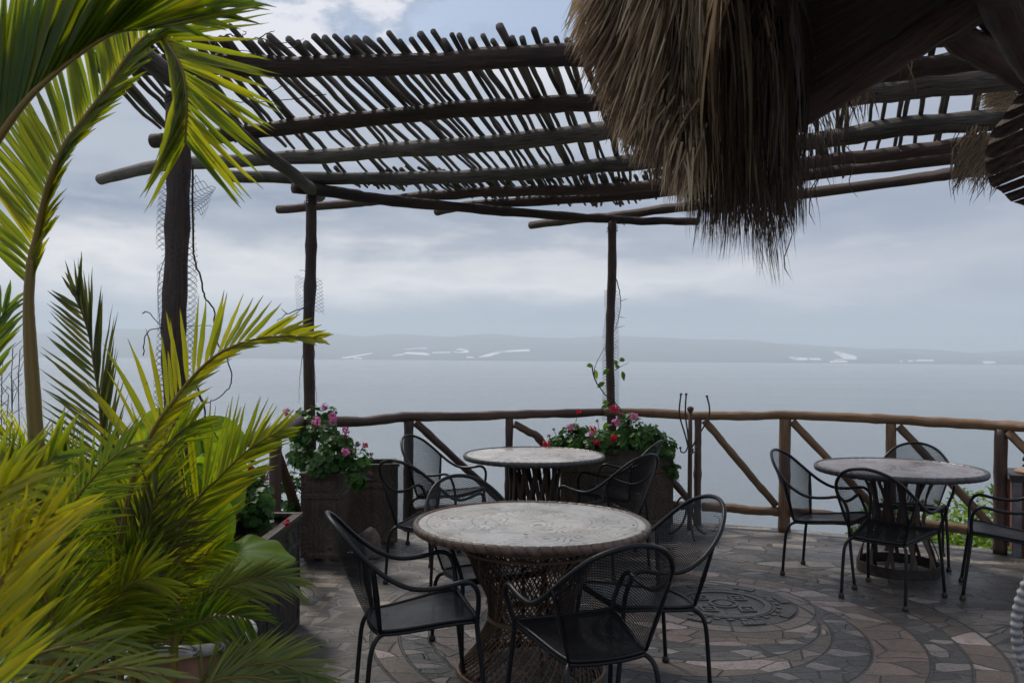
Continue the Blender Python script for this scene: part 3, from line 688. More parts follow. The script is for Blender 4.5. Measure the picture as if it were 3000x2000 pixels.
# chicken wire
def lattice(b, fn, nu, nv, wd, lo=0.0, hi=1.0, thick=None, keep=None):
    """zigzag strands over surface fn(u,v): diamond openings"""
    for i in range(nu+1):
        prev = None
        for j in range(nv+1):
            s_ = 1 if (i+j) % 2 else -1
            u = (i + .5 + s_*.5)/(nu+1); v = lo+(hi-lo)*j/nv
            p = fn(u, v)
            if prev is not None and (keep is None or keep(u, v)):
                d = p-prev; ww = wd/2
                pu = fn(min(1, u+.01), v)-fn(max(0, u-.01), v); pv = fn(u, min(1, v+.01))-fn(u, max(0, v-.01))
                nrm = pu.cross(pv); sd2 = nrm.cross(d)
                if sd2.length > 1e-9:
                    sd2 = sd2.normalized()*ww; k = [b.vert(prev-sd2), b.vert(prev+sd2), b.vert(p+sd2), b.vert(p-sd2)]; b.face(k)
            prev = p
def wire_sleeve(x, y, r, z0, z1, label, nu=22, cell=.028):
    o = empty('wire_mesh', (x, y, z0)); b = MB(); b.smooth = False
    hh = z1-z0; nv = int(hh/cell*2); sd_ = U(0, 50)
    def fn(u, v):
        rr = r*(1+.28*mnoise.noise((u*3, v*5, sd_))); th = u*2*math.pi*1.0
        return Vector((rr*math.cos(th), rr*math.sin(th), v*hh))
    lattice(b, fn, nu, nv, .0022, keep=lambda u, v: mnoise.noise((u*5, v*9, sd_+9)) > -.32)
    bpy.data.objects.remove(o); o = b.build('wire_mesh', M_wire, loc=(x, y, z0)); tag(o, label, 'wire netting', 'chicken wire round the pergola posts'); return o
wire_sleeve(-1.63, 4.15, .088, .95, 2.45, 'chicken wire wrapped loosely round the thick post behind the palm', 20, .03)
wire_sleeve(.95, 8.17, .075, .95, 2.2, 'thin chicken wire sleeve round the middle post above the red flowers', 16, .03)
b = MB(); b.smooth = False
P00, P10, P01, P11 = at(862, 808, 6.93), at(945, 822, 6.80), at(868, 905, 6.93), at(950, 922, 6.80)
def fl(u, v): return P00.lerp(P10, u).lerp(P01.lerp(P11, u), v) - P00 + Vector((0, -.09*math.sin(u*3.1), .01*math.sin(u*9)))
lattice(b, fl, 13, 18, .0024, keep=lambda u, v: mnoise.noise((u*3, v*3, 2)) > -.42)
o = b.build('wire_mesh', M_wire, loc=P00); tag(o, 'torn square flap of chicken wire sticking out from the post behind the left planters', 'wire netting', 'chicken wire round the pergola posts')
b = MB(); b.smooth = False
P0 = at(545, 530, 4.1)
def fl2(u, v): return Vector((.02+.11*u*(1-.3*v), -.05*math.sin(u*4+v*3), -.16*v+.02*math.sin(v*7+u*5)))
lattice(b, fl2, 8, 16, .0024); o = b.build('wire_mesh', M_wire, loc=P0); tag(o, 'crumpled scrap of chicken wire below the beam at the top of the thick post', 'wire netting', 'chicken wire round the pergola posts')

# ------------------------------------------------------------------ railing
rail = empty('railing', (0, 8.0, 0), 0, 'rustic round log railing with slanting braces along the edge of the terrace', 'railing')
def rp(lst): return [Vector(p) - Vector((0, 8, 0)) for p in lst]
RP = [(905, 1234, 6.95), (1198, 1222, 7.62), (1492, 1214, 7.90), (1790, 1208, 8.20), (2045, 1215, 7.98), (2300, 1217, 7.72), (2610, 1229, 7.34), (2932, 1246, 6.90), (3330, 1262, 6.1)]
tops = [at(*p) for p in RP]
pr = [at(895,1236,6.95), at(970,1235,7.1), at(1080,1232,7.35), at(1198,1221,7.62), at(1340,1219,7.8), at(1492,1215,7.90), at(1640,1210,8.05), at(1790,1207,8.2)]
b = MB(); log(b, rp(pr), (.046, .040), 14, .008); b.build('top_rail', M_raild, rail)
pr = [at(1770,1206,8.16), at(1880,1208,8.12), at(2045,1216,7.98), at(2160,1218,7.85), at(2300,1215,7.72), at(2450,1221,7.55), at(2610,1228,7.34), at(2760,1236,7.14), at(2932,1246,6.90), at(3100,1253,6.55), at(3330,1262,6.1)]
b = MB(); log(b, rp(pr), (.040, .043), 14, .008); b.build('top_rail', M_rail, rail)
for i, (p, r_) in enumerate(zip(tops, (.045,.046,.040,0,.036,.054,.045,.052,.05))):
    if not r_ or i == 0: continue
    b = MB(); log(b, rp([(p.x, p.y, 0), (p.x, p.y, .3), (p.x, p.y, .6), (p.x, p.y, p.z-.03)]), (r_, r_*.95), 14, .004)
    b.build('post', M_raild if i in (1, 2, 4, 7) else M_rail, rail)
for i in range(1, 8):
    a, c = tops[i], tops[i+1]; d = (c-a); d.z = 0; L = d.length; d.normalize()
    if i != 2:
        s_, e_ = a + d*.06, c - d*.07; s_ = Vector((s_.x, s_.y, a.z-.05)); e_ = Vector((e_.x, e_.y, .22))
        b = MB(); log(b, rp([s_, s_.lerp(e_, .33), s_.lerp(e_, .66), e_]), (.036, .034), 10, .008); b.build('brace', M_rail if i > 3 else M_raild, rail)
    b = MB(); s_, e_ = a + d*.045, c - d*.045; log(b, rp([(s_.x, s_.y, .17), (s_.x*.67+e_.x*.33, s_.y*.67+e_.y*.33, .175), (s_.x*.33+e_.x*.67, s_.y*.33+e_.y*.67, .165), (e_.x, e_.y, .17)]), (.043, .042), 12, .006); b.build('lower_rail', M_rail if i > 3 else M_raild, rail)
# crooked brace in the bay behind the back table
b = MB(); log(b, rp([at(1508,1242,7.9), at(1545,1262,7.94), at(1580,1285,7.97), at(1640,1370,8.03), at(1700,1450,8.1)]), (.034, .036), 10, .006); b.build('brace', M_raild, rail)
# left side run
LS = [(-1.66, 6.85), (-1.62, 5.72), (-1.68, 4.6), (-1.76, 3.5)]
b = MB(); log(b, rp([(x, y, 1.03) for x, y in LS]), (.046, .044), 12); b.build('top_rail', M_raild, rail)
b = MB(); log(b, rp([(x, y, .17) for x, y in LS]), (.04, .04), 12); b.build('lower_rail', M_raild, rail)
for x, y in LS[1:]:
    b = MB(); log(b, rp([(x+.04, y, 0), (x+.04, y, .5), (x+.04, y, 1.0)]), (.042, .04), 12, .004); b.build('post', M_raild, rail)
for (xa, ya), (xb, yb) in zip(LS[1:], LS):
    b = MB(); log(b, rp([(xa, ya+.06, .97), (xa*.5+xb*.5, (ya+yb)/2, .6), (xb, yb-.08, .22)]), (.038, .036), 10); b.build('brace', M_raild, rail)
# ------------------------------------------------------------------ chairs
HOOP_R = [(.254,.268,.02),(.247,.245,.20),(.236,.226,.36),(.234,.220,.43),(.252,.222,.50),(.276,.214,.565),(.284,.190,.605),(.284,.150,.618),(.282,.09,.606),(.280,.01,.596),(.278,-.07,.602),(.271,-.155,.640),(.256,-.228,.695),(.224,-.295,.760),(.160,-.355,.828),(.082,-.391,.864)]
hoop_pts = [Vector(p) for p in HOOP_R] + [Vector((0,-.401,.876))] + [Vector((-x,y,z)) for x,y,z in reversed(HOOP_R)]
HS = spline(hoop_pts, 4)
iJ = 12*4; iT = 16*4
ARCH = HS[iJ:len(HS)-iJ]          # right junction -> top -> left junction
def arch(u):                       # u 0 right .. 1 left
    k = u*(len(ARCH)-1); i = min(int(k), len(ARCH)-2); return ARCH[i].lerp(ARCH[i+1], k-i)
def bottom(u):
    x = .166*(1-2*u); return Vector((x, -.187-.035*(1-(2*u-1)**2), .402))
def backS(u, v):
    p = bottom(u).lerp(arch(u), v); k = math.sin(math.pi*v)*math.sin(math.pi*u)*.018
    return p + Vector((0, -k, 0))
def seatS(u, v):                   # v 0 rear .. 1 front
    wd = .166+(.228-.166)*min(1, v*1.15); x = wd*(1-2*u)
    y = -.187-.030*(1-(2*u-1)**2)*(1-v) + .415*v
    z = .400 + .045*(3*v*v-2*v*v*v) - .014*math.sin(math.pi*v*.9)*math.sin(math.pi*u)
    return Vector((x, y, z))
def make_chair():
    root = empty('mesh_armchair')
    b = MB(); b.tube(HS, .0108, 10, cap=True); b.build('hoop_frame', M_metal, root)
    b = MB(); b.smooth = False; lattice(b, backS, 62, 84, .0031); b.build('backrest', M_metal, root)
    st_ = None
    b = MB(); b.smooth = False; lattice(b, seatS, 58, 78, .0060)
    st_ = b.build('seat', M_metal, root)
    b = MB(); per = [seatS(i/12, 0) for i in range(13)] + [seatS(1, j/12) for j in range(1, 13)] + [seatS(1-i/10, 1)+Vector((0,0,-.0)) for i in range(1, 11)] + [seatS(0, 1-j/12) for j in range(1, 12)]
    b.tube(per, .0085, 8, closed=True); b.tube([p+Vector((0,0,-.016)) for p in per], .008, 6, closed=True); b.build('seat_rim', M_metal, st_)
    for s_ in (0, 1):
        b = MB(); pts = [backS(s_, v/8) for v in range(9)]
        b.tube([p+Vector(((1 if s_ == 0 else -1)*.006, 0, 0)) for p in pts], [.0135-.004*abs(v-4)/4 for v in range(9)], 8, flat=.55); b.build('back_support', M_metal, root)
    for s_ in (1, -1):
        b = MB(); P = spline([(s_*.118,-.12,.383),(s_*.155,-.165,.386),(s_*.185,-.205,.368),(s_*.199,-.228,.315),(s_*.203,-.240,.20),(s_*.205,-.253,.02)], 5)
        b.tube(P, .0105, 10); lg = b.build('leg', M_metal, root)
        b = MB(); b.lathe([(.0,.0),(.017,.0),(.019,.006),(.018,.020),(.013,.028),(.011,.034)], (s_*.205,-.253,0), 12); b.build('foot_cap', M_iron, lg)
        b = MB(); b.lathe([(.0,.0),(.017,.0),(.019,.006),(.018,.020),(.013,.028),(.011,.034)], (s_*.254,.268,0), 12); b.build('foot_cap', M_iron, root)
    b = MB(); b.tube([(-.155,-.165,.384),(0,-.175,.378),(.155,-.165,.384)], .008, 8); b.build('cross_bar', M_metal, root)
    return root
chair0 = make_chair()
CH = [(.317, 3.525, 21.7, 'nearest black mesh armchair, its back to the viewer, in front of the biggest table'),
      (-.415, 3.835, 285.1, 'black mesh armchair seen from the side at the left of the big carved table'),
      (.637, 4.124, 110.0, 'black mesh armchair with shiny tilted back at the right of the big carved table'),
      (-.13, 4.57, 207.0, 'black mesh armchair pushed under the far side of the biggest carved table, its arch showing'),
      (-.54, 5.93, 324.0, 'black mesh armchair beside the carved planters, nearer of the two left of the back table'),
      (-.532, 7.124, 242.7, 'black mesh armchair against the railing left of the back table, farther of that pair'),
      (.697, 6.316, 44.0, 'black mesh armchair overlapping the long planter, nearer of the two right of the back table'),
      (.86, 7.16, 66.0, 'black mesh armchair right in front of the long flower planter, farther of that pair'),
      (2.292, 6.166, 231.1, 'black mesh armchair by the light brown railing post, left of the right hand table'),
      (2.501, 5.634, 313.8, 'black mesh armchair in front of the right hand table, seen from behind'),
      (3.14, 6.66, 152.0, 'black mesh armchair behind the right hand table with its back to the lake'),
      (3.305, 5.669, 63.0, 'black mesh armchair cut off by the right edge beside the red brick stand')]
for i, (x, y, a, lab) in enumerate(CH):
    c = chair0 if i == 0 else copy_tree(chair0)
    c.location = (x, y, 0); c.rotation_euler = (0, 0, R(a)); tag(c, lab, 'chair', 'black mesh armchairs round the tables')

# ------------------------------------------------------------------ tables
def rope_rim(b, Rr, z, rt, nseg, tw=.9, ns=8, minor=12, flat=1.25):
    n = nseg*ns; rows = []
    for i in range(n):
        th = 2*math.pi*i/n; row = []
        for k in range(minor):
            ph = 2*math.pi*k/minor; fr = ((i/ns) + tw*ph/(2*math.pi)) % 1.0; d = min(fr, 1-fr)
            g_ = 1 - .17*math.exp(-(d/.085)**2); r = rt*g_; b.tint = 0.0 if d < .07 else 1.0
            row.append(b.vert(((Rr+r*math.cos(ph)*.9)*math.cos(th), (Rr+r*math.cos(ph)*.9)*math.sin(th), z+r*math.sin(ph)*flat)))
        rows.append(row)
    for i in range(n):
        a, c = rows[i], rows[(i+1) % n]
        for k in range(minor): k2 = (k+1) % minor; b.face((a[k], c[k], c[k2], a[k2]))
def lat_base(b, RF, z0, z1, N, tw, rad, flatw=None, nz=14, jit=0.0):
    for s_ in (1, -1):
        for i in range(N):
            a0 = 2*math.pi*(i+(.5 if s_ < 0 else 0))/N + U(-jit, jit); b.tint = rnd(); ph = U(0, 9)
            P = []
            for k in range(nz+1):
                q = k/nz; z = z0+(z1-z0)*q; th = a0 + s_*tw*q + jit*.5*math.sin(q*7+ph); r = RF(z) + (.004*s_)
                P.append(Vector((r*math.cos(th), r*math.sin(th), z)))
            if flatw:
                L = len(P); base = len(b.v)
                for k, p in enumerate(P):
                    d = P[min(k+1, L-1)]-P[max(k-1, 0)]; nr = Vector((p.x, p.y, 0)).normalized(); sd2 = d.cross(nr).normalized()*flatw/2; nn_ = nr*.0045
                    for q_ in (-sd2-nn_, sd2-nn_, sd2+nn_, -sd2+nn_): b.vert(p+q_)
                for k in range(L-1):
                    o_ = base+k*4
                    for e in range(4): e2 = (e+1) % 4; b.face((o_+e, o_+e2, o_+4+e2, o_+4+e), [(0,k*.05),(.3,k*.05),(.3,k*.05+.05),(0,k*.05+.05)])
            else: b.tube(P, rad, 4, cap=False)
def band(b, RF, z, w_, th=.004, n=48, wave=0):
    b.smooth = False; rows = []
    for k in range(n):
        a = 2*math.pi*k/n; zz = z+wave*math.sin(a*9)
        rows.append([b.vert(((RF(z)+dx)*math.cos(a), (RF(z)+dx)*math.sin(a), zz+dz)) for dx, dz in ((-th,-w_/2),(th,-w_/2),(th,w_/2),(-th,w_/2))])
    for k in range(n):
        a, c = rows[k], rows[(k+1) % n]
        for e in range(4): e2 = (e+1) % 4; b.face((a[e], c[e], c[e2], a[e2]), [(0,k*.03),(0,k*.03+.03),(.1,k*.03+.03),(.1,k*.03)])
def interp(tab):
    def f(z):
        for (za, ra), (zb, rb) in zip(tab, tab[1:]):
            if z <= zb: q = max(0, (z-za)/(zb-za)); q = q*q*(3-2*q)*.5+q*.5; return ra+(rb-ra)*q
        return tab[-1][1]
    return f
def table(x, y, zt, lab, mt, mr, kind, rot, grp='round carved tables on the terrace', RT=.575):
    root = empty('round_table', (x, y, 0), rot, lab, 'table', grp)
    b = MB(); b.lathe([(0, zt-.034), (RT-.02, zt-.034), (RT+.005, zt-.02), (RT+.005, zt-.004), (RT-.03, zt+.0015), (0, zt+.002)], n=72)
    top_ = b.build('tabletop', mt, root)
    b = MB(); rope_rim(b, RT+.002, zt-.016, .0185, 62 if kind != 'strap' else 54); b.build('rope_rim', mr, top_)
    if kind == 'wicker':
        RF = interp([(0, .365), (.14, .262), (.27, .205), (.36, .215), (.52, .29), (.70, .375)])
        b = MB(); lat_base(b, RF, .01, .28, 60, .80, .0038, nz=10, jit=.015); lat_base(b, RF, .27, zt-.035, 60, .95, .0038, nz=14, jit=.015); 
        for k in range(40):                       # loose crossing twigs near the top
            a0 = U(0, 6.28); z_ = U(.60, .68); b.tint = rnd(); b.tube([Vector((RF(z_)*1.01*math.cos(a0+q*.16), RF(z_)*1.01*math.sin(a0+q*.16), z_+.02*math.sin(q*1.3+k))) for q in range(6)], .003, 4, cap=False)
        b.build('wicker_lattice', M_wick, root)
        for z_, w_ in ((.27, .022), (.615, .012), (.012, .024), (.65, .01)):
            b = MB(); b.tint = .6; band(b, lambda z: RF(z)+.008, z_, w_, .007); b.build('band', M_wick, root)
        for k in range(6):
            a = 2*math.pi*k/6+.3; b = MB(); b.tint = .1; b.tube([Vector(((RF(z_)-.014)*math.cos(a), (RF(z_)-.014)*math.sin(a), z_)) for z_ in [j*.7/10 for j in range(11)]], .009, 6); b.build('strut', M_iron, root)
    elif kind == 'slat':
        RF = interp([(0, .245), (.25, .20), (.45, .195), (.70, .225)])
        b = MB(); lat_base(b, RF, .02, zt-.035, 15, .62, 0, flatw=.034, nz=10); b.build('slat_lattice', M_slat, root)
        b = MB(); band(b, RF, .03, .05, .006); b.build('ring', M_iron, root)
        b = MB(); band(b, RF, zt-.045, .02, .006); b.build('ring', M_iron, root)
    else:
        RF = interp([(0, .285), (.10, .275), (.38, .175), (.55, .19), (.73, .255)])
        for k in range(11):
            for s_ in (1, -1):
                a0 = 2*math.pi*k/11 + (.28 if s_ < 0 else 0); b = MB(); P = [Vector((RF(z_)*math.cos(a0+s_*.55*z_/.7), RF(z_)*math.sin(a0+s_*.55*z_/.7), z_)) for z_ in [.02+j*(zt-.055)/12 for j in range(13)]]
                L = len(P)
                for j, p in enumerate(P):
                    d = P[min(j+1, L-1)]-P[max(j-1, 0)]; nr = Vector((p.x, p.y, 0)).normalized(); sd2 = d.cross(nr).normalized()*.013; nn_ = nr*.003
                    for q_ in (-sd2-nn_, sd2-nn_, sd2+nn_, -sd2+nn_): b.vert(p+q_)
                for j in range(L-1):
                    for e in range(4): e2 = (e+1) % 4; b.face((j*4+e, j*4+e2, j*4+4+e2, j*4+4+e))
                b.smooth = False; b.build('strap', M_slat, root)
        b = MB(); band(b, RF, .04, .075, .005); b.build('ring', M_iron, root)
        b = MB(); band(b, RF, zt-.045, .02, .006); b.build('ring', M_iron, root)
    return root
table(.106, 4.276, .742, 'biggest and nearest round carved table on a waisted wicker basket base', M_top1, M_rim1, 'wicker', .4)
table(.192, 7.127, .742, 'round carved table farthest back, on a slatted wooden base by the long planter', M_top2, M_rim2, 'slat', 2.1)
table(2.862, 6.30, .765, 'dark purplish round carved table at the right on crossed metal straps and a floor ring', M_top3, M_rim2, 'strap', 1.1)

# rattan chair cut off by the right edge
rc = empty('rattan_chair', (1.80, 2.45, 0), R(-14), 'pale rope wrapped round chair back just showing at the right edge', 'chair')
b = MB(); n = 84; RX, RZ = .31, .33
base = []
for i in range(n):
    a = 2*math.pi*i/n
    for k in range(6):                            # wrapping strands, one bulge per turn
        A = a + k*2*math.pi/n/6; base.append((A,   .015*(1+.16*math.sin(k/6*2*math.pi)), 0.35+.65*(.5+.5*math.sin(k/6*2*math.pi))))
rows = []
for A, r, tn in base:
    c = Vector((RX*math.cos(A), -.05*math.sin(A), .80+RZ*math.sin(A))); rad_ = Vector((math.cos(A), 0, math.sin(A))); row = []
    b.tint = tn
    for k in range(10):
        ph = 2*math.pi*k/10; row.append(b.vert(c + rad_*(r*math.cos(ph)) + Vector((0, r*math.sin(ph), 0))))
    rows.append(row)
for i in range(len(rows)):
    a, c = rows[i], rows[(i+1) % len(rows)]
    for k in range(10): k2 = (k+1) % 10; b.face((a[k], c[k], c[k2], a[k2]))
b.build('hoop', M_ropel, rc)
b = MB(); lattice(b, lambda u, v: Vector(((u*2-1)*.29*math.sqrt(max(0, 1-(v*2-1)**2)), -.05*(v*2-1)+.03, .80+(v*2-1)*.31)), 26, 40, .006); b.build('backrest', M_wick, rc)
b = MB(); b.lathe([(0,.40),(.27,.40),(.30,.42),(.30,.46),(.27,.47),(0,.475)], (0,-.27,0), 36); b.build('seat', M_wick, rc)
for sx, sy in ((1,0),(-1,0),(1,-1),(-1,-1)):
    b = MB(); b.tube([(sx*.20, -.05+sy*.42, .47), (sx*.22, -.05+sy*.43, .2), (sx*.24, -.05+sy*.44, 0)], .018, 8); b.build('leg', M_wick, rc)

# coat stand by the railing
cs = empty('coat_stand', (1.555, 7.42, 0), R(20), 'slim dark metal coat stand with upright hooks in front of the railing', 'coat stand')
b = MB(); b.tube([(0,0,z) for z in (.06,.3,.6,.9,1.10)], [.021,.020,.020,.018,.017], 12); b.lathe([(.017,1.09),(.026,1.10),(.030,1.115),(.024,1.13),(0,1.138)], n=14); b.build('pole', M_slat, cs)
for k, (a, hh_, rr_) in enumerate(((2.6, 1.24, .085), (1.9, 1.24, .05), (-.35, 1.225, .15))):
    dx, dy = math.cos(a), math.sin(a); b = MB()
    P = spline([(.015*dx,.015*dy,.78),(rr_*.55*dx,rr_*.55*dy,.90),(rr_*1.05*dx,rr_*1.05*dy,1.04),(rr_*1.1*dx,rr_*1.1*dy,1.13),(rr_*.95*dx,rr_*.95*dy,hh_)], 5)
    b.tube(P, .007, 8); b.lathe([(0,-.008),(.012,-.006),(.012,.006),(0,.01)], tuple(P[-1]), 10); b.build('hook', M_iron, cs)
for a in (.3, 2.4, 4.4):
    dx, dy = math.cos(a), math.sin(a); b = MB(); b.tube(spline([(.015*dx,.015*dy,.80),(.04*dx,.04*dy,.74),(.075*dx,.075*dy,.735),(.085*dx,.085*dy,.765)], 4), .006, 7)
    b.lathe([(0,-.01),(.011,-.004),(.011,.006),(0,.012)], (.085*dx,.085*dy,.772), 10); b.build('hook', M_iron, cs)
for a in (.2, 2.3, 4.4):
    dx, dy = math.cos(a), math.sin(a); b = MB()
    sp = [(.02*dx,.02*dy,.30),(.07*dx,.07*dy,.34),(.11*dx,.11*dy,.29),(.09*dx,.09*dy,.25),(.065*dx,.065*dy,.28)]
    b.tube(spline(sp, 5), .009, 8); b.tube(spline([(.015*dx,.015*dy,.28),(.06*dx,.06*dy,.12),(.14*dx,.14*dy,.03),(.19*dx,.19*dy,.012)], 5), .010, 8); b.build('foot', M_iron, cs)

# ------------------------------------------------------------------ planters, boulders
def planter(x, y, w_, d_, h_, rz, lab, mt, z0=.03, soil=True, lip=.028, n=(1, 1)):
    root = empty('planter', (x, y, z0), rz, lab, 'planter', 'carved box planters')
    th = .035
    def panel(px, py, sx, rot):
        b = MB(); nx = max(6, int(sx/.05)); nz_ = 14
        def relief(u, v):
            X_ = (u-.5)*sx; Z_ = v*(h_-.0); fr_ = min(u*sx, (1-u)*sx, v*h_, (1-v)*h_)
            d = -.008 if fr_ > .035 else 0
            if .72*h_ < Z_ < .78*h_: d = .002
            k = math.sin((X_*9.5)**2*1.0+((Z_-.38*h_)*9.5)**2*1.0) if fr_ > .05 else 0
            if fr_ > .05: d += .004*(1 if k > .2 else 0)
            return X_, d, Z_
        def fn(u, v):
            X_, d, Z_ = relief(u, v); c_, s_ = math.cos(rot), math.sin(rot); Y_ = -d
            return (px + X_*c_ - Y_*s_, py + X_*s_ + Y_*c_, Z_)
        b.grid(fn, int(sx/.012), int(h_/.012), (sx, h_)); b.smooth = False; b.build('panel', mt, root)
    panel(0, -d_/2, w_, 0); panel(w_/2, 0, d_, math.pi/2); panel(0, d_/2, w_, math.pi); panel(-w_/2, 0, d_, -math.pi/2)
    b = MB(); b.smooth = False
    for (cx, cy, sx, sy) in ((0, -d_/2+.012, w_+.022, lip+.02), (0, d_/2-.012, w_+.022, lip+.02)): b.box((cx, cy, h_+.011), (sx, sy, .022))
    for (cx, cy, sx, sy) in ((-w_/2+.012, 0, lip+.02, d_-.06), (w_/2-.012, 0, lip+.02, d_-.06)): b.box((cx, cy, h_+.010), (sx, sy, .020))
    b.build('lip', M_edge, root)
    b = MB(); b.grid(lambda u, v: ((u-.5)*(w_-.03), (v-.5)*(d_-.03), h_-.03+.02*mnoise.noise((u*6, v*6, x))), 12, 12); so_ = b.build('soil', M_soil, root)
    b = MB(); b.smooth = False; 
    for sx in (-1, 1):
        b.box((sx*(w_/2-.06), 0, -z0/2+.001), (.08, d_-.06, z0-.004))
    b.build('foot', M_edge, root)
    return root
planter(-1.425, 6.60, .315, .34, .62, 0, 'tall carved box planter overflowing with pink geraniums, nearer of the two by the tall post', M_plant)
planter(-1.17, 7.13, .42, .36, .62, R(12), 'tall carved box planter tucked behind the geranium box, with a boulder at its foot', M_plant)
planter(.97, 7.94, 1.02, .36, .65, R(-2), 'long carved planter with red and pink geraniums round the middle post', M_plant, z0=.045)
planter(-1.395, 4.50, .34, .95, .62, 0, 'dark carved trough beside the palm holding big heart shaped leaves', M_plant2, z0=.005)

def boulder(c, r, sc, lab, sd_):
    b = MB(); nu, nv = 28, 16
    def fn(u, v):
        th, ph = 2*math.pi*u, math.pi*v; d = Vector((math.sin(ph)*math.cos(th), math.sin(ph)*math.sin(th), math.cos(ph)))
        k = 1+.22*mnoise.noise(d*1.4+Vector((sd_,0,0)))+.06*mnoise.noise(d*4+Vector((0,sd_,0)))
        return (d.x*r*sc[0]*k, d.y*r*sc[1]*k, max(-r*sc[2]*.55, d.z*r*sc[2]*k) + r*sc[2]*.55)
    b.grid(fn, nu, nv); o = b.build('boulder', M_rock, loc=c); tag(o, lab, 'boulder', 'boulders by the planters')
boulder((-1.10, 6.60, 0), .125, (.85, .9, 1.15), 'rounded grey brown boulder on the floor in front of the second carved box', 3)
boulder((-1.62, 5.55, 0), .12, (.8, 1, 1.3), 'pale boulder at the foot of the railing post left of the geranium box', 11)
boulder((-1.72, 6.25, 0), .10, (1, 1, 1.0), 'small dark boulder half hidden between the railing and the geranium box', 21)

# red brick stand with a clay chimney pot on it
st_ = empty('brick_stand', (4.31, 6.90, 0), R(-24), 'red plastered brick stand with black slab top at the right edge', 'stand')
b = MB(); b.smooth = False; b.box((0,0,.30), (.44,.44,.60)); b.build('body', M_red, st_)
for sx in (-1, 1):
    for sy in (-1, 1): b = MB(); b.smooth = False; b.box((sx*.213, sy*.213, .298), (.06, .06, .596)); b.build('corner_strip', M_plas, st_)
b = MB(); b.smooth = False; b.box((0,0,.625), (.52,.52,.05)); b.build('slab', M_iron, st_)
ct = empty('chimney_pot', (4.30, 6.89, .65), 0, 'conical orange clay pot with a wire loop standing on the brick stand', 'clay pot')
b = MB(); b.lathe([(.0,.0),(.20,.0),(.205,.012),(.16,.03),(.0,.032)], n=30); b.build('dish', M_orange, ct)
b = MB(); b.lathe([(.11,.10),(.125,.11),(.122,.14),(.10,.24),(.075,.38),(.06,.46),(.055,.47),(0,.47)], n=30); b.build('cone', M_orange, ct)
b = MB()
for k in range(3):
    a = k*2.1+2.6; b.tube([(.11*math.cos(a), .11*math.sin(a), .03), (.11*math.cos(a), .11*math.sin(a), .12)], .007, 6)
b.build('leg', M_iron, ct)
b = MB(); a = 3.3; b.tube(spline([(.12*math.cos(a), .12*math.sin(a), .13), (.16*math.cos(a), .16*math.sin(a), .15), (.185*math.cos(a), .185*math.sin(a), .11), (.15*math.cos(a), .15*math.sin(a), .10), (.19*math.cos(a), .19*math.sin(a), .06)], 5), .008, 6); b.build('handle', M_iron, ct)

# clay pot with a rope rim under the palm
pot = empty('clay_pot', (-1.07, 2.95, 0), 0, 'big terracotta pot with a pale twisted rope rim below the palm', 'pot')
b = MB(); b.lathe([(0,.0),(.12,.0),(.15,.06),(.195,.24),(.21,.40),(.195,.53),(.175,.59),(.155,.59),(.155,.54),(0,.54)], n=48); b.build('body', M_terra, pot)
b = MB(); rope_rim(b, .172, .605, .0205, 15, tw=1.2, ns=12, flat=1.0); b.build('rope_rim', M_potrim, pot)
b = MB(); b.lathe([(.155,.55),(0,.56)], n=24); b.build('soil', M_soil, pot)

# ------------------------------------------------------------------ palms
def frond(parent, pts, A, B, n, mt, t0=.12, wid=.024, rr=.008, droop=.10, splay=.22, zjit=.25, name='frond', tb=0.0, curl=.5):
    """pts: (px, py, Z) along the stalk; A / B: (angle start, angle end, length start, mid, end in px) on the left / right of the stalk"""
    O = parent.location; P = spline([at(*p) for p in pts], 10); px = spline([Vector((p[0], p[1], p[2])) for p in pts], 10); L = len(P)
    leaf = MB(); stalk = MB()
    stalk.tube([p-O for p in P], [rr*(1-.75*i/(L-1)) for i in range(L)], 7)
    cum = [0]
    for i in range(1, L): cum.append(cum[-1]+(Vector(px[i][:2])-Vector(px[i-1][:2])).length)
    tot = cum[-1]
    for side, spec in ((1, A), (-1, B)):
        if not spec: continue
        a0, a1, l0, lm, l1 = spec
        for k in range(n):
            q = (k+U(.2,.8))/n; tq = t0+(1-t0)*q; sl_ = tq*tot
            i = 1
            while i < L-1 and cum[i] < sl_: i += 1
            f_ = (sl_-cum[i-1])/max(1e-6, cum[i]-cum[i-1]); p = P[i-1].lerp(P[i], f_); pz = px[i-1].lerp(px[i], f_)
            T = (Vector(px[min(i+1, L-1)][:2])-Vector(px[max(i-2, 0)][:2])).normalized()
            ang = R(a0+(a1-a0)*q + U(-4, 4))*side
            d2 = Vector((T.x*math.cos(ang)+T.y*math.sin(ang), -T.x*math.sin(ang)+T.y*math.cos(ang)))
            ln = (l0*(1-q)**2 + 2*lm*q*(1-q)*1.25 + l1*q*q)*U(.9, 1.08)*pz.z/FPX
            if rnd() < .03: ln *= U(.4, .8)
            d3 = Vector((d2.x, U(-zjit, zjit)+splay*(1 if side > 0 else -1)*.4, -d2.y)).normalized()
            leaf.tint = min(1, max(0, tb+U(0, .55)+(.3 if rnd() < .12 else 0))); M = 7; path = []; tang = Vector((T.x, 0, -T.y))
            dr = droop*U(.5, 1.5); cr2 = curl*U(.3, 1)
            for s_ in range(M+1):
                u = s_/M; path.append(p - O + d3*(ln*u) + tang*(ln*.10*u*(1-u)*2*cr2) + Vector((0, 0, -1))*(ln*dr*u*u) + Vector((U(-1,1), 0, U(-1,1)))*(.0012 if s_ else 0))
            wd = wid*U(.8, 1.12); W = [wd*.35, wd*.85, wd, wd*.97, wd*.85, wd*.62, wd*.32, wd*.04]
            nr = Vector((U(-.35, .35), -1, U(-.1, .6))); leaf.ribbon(path, W, nr, U(.15, .5))
    o = leaf.build(name, mt, parent); stalk.build('stalk', M_rach, o); return o
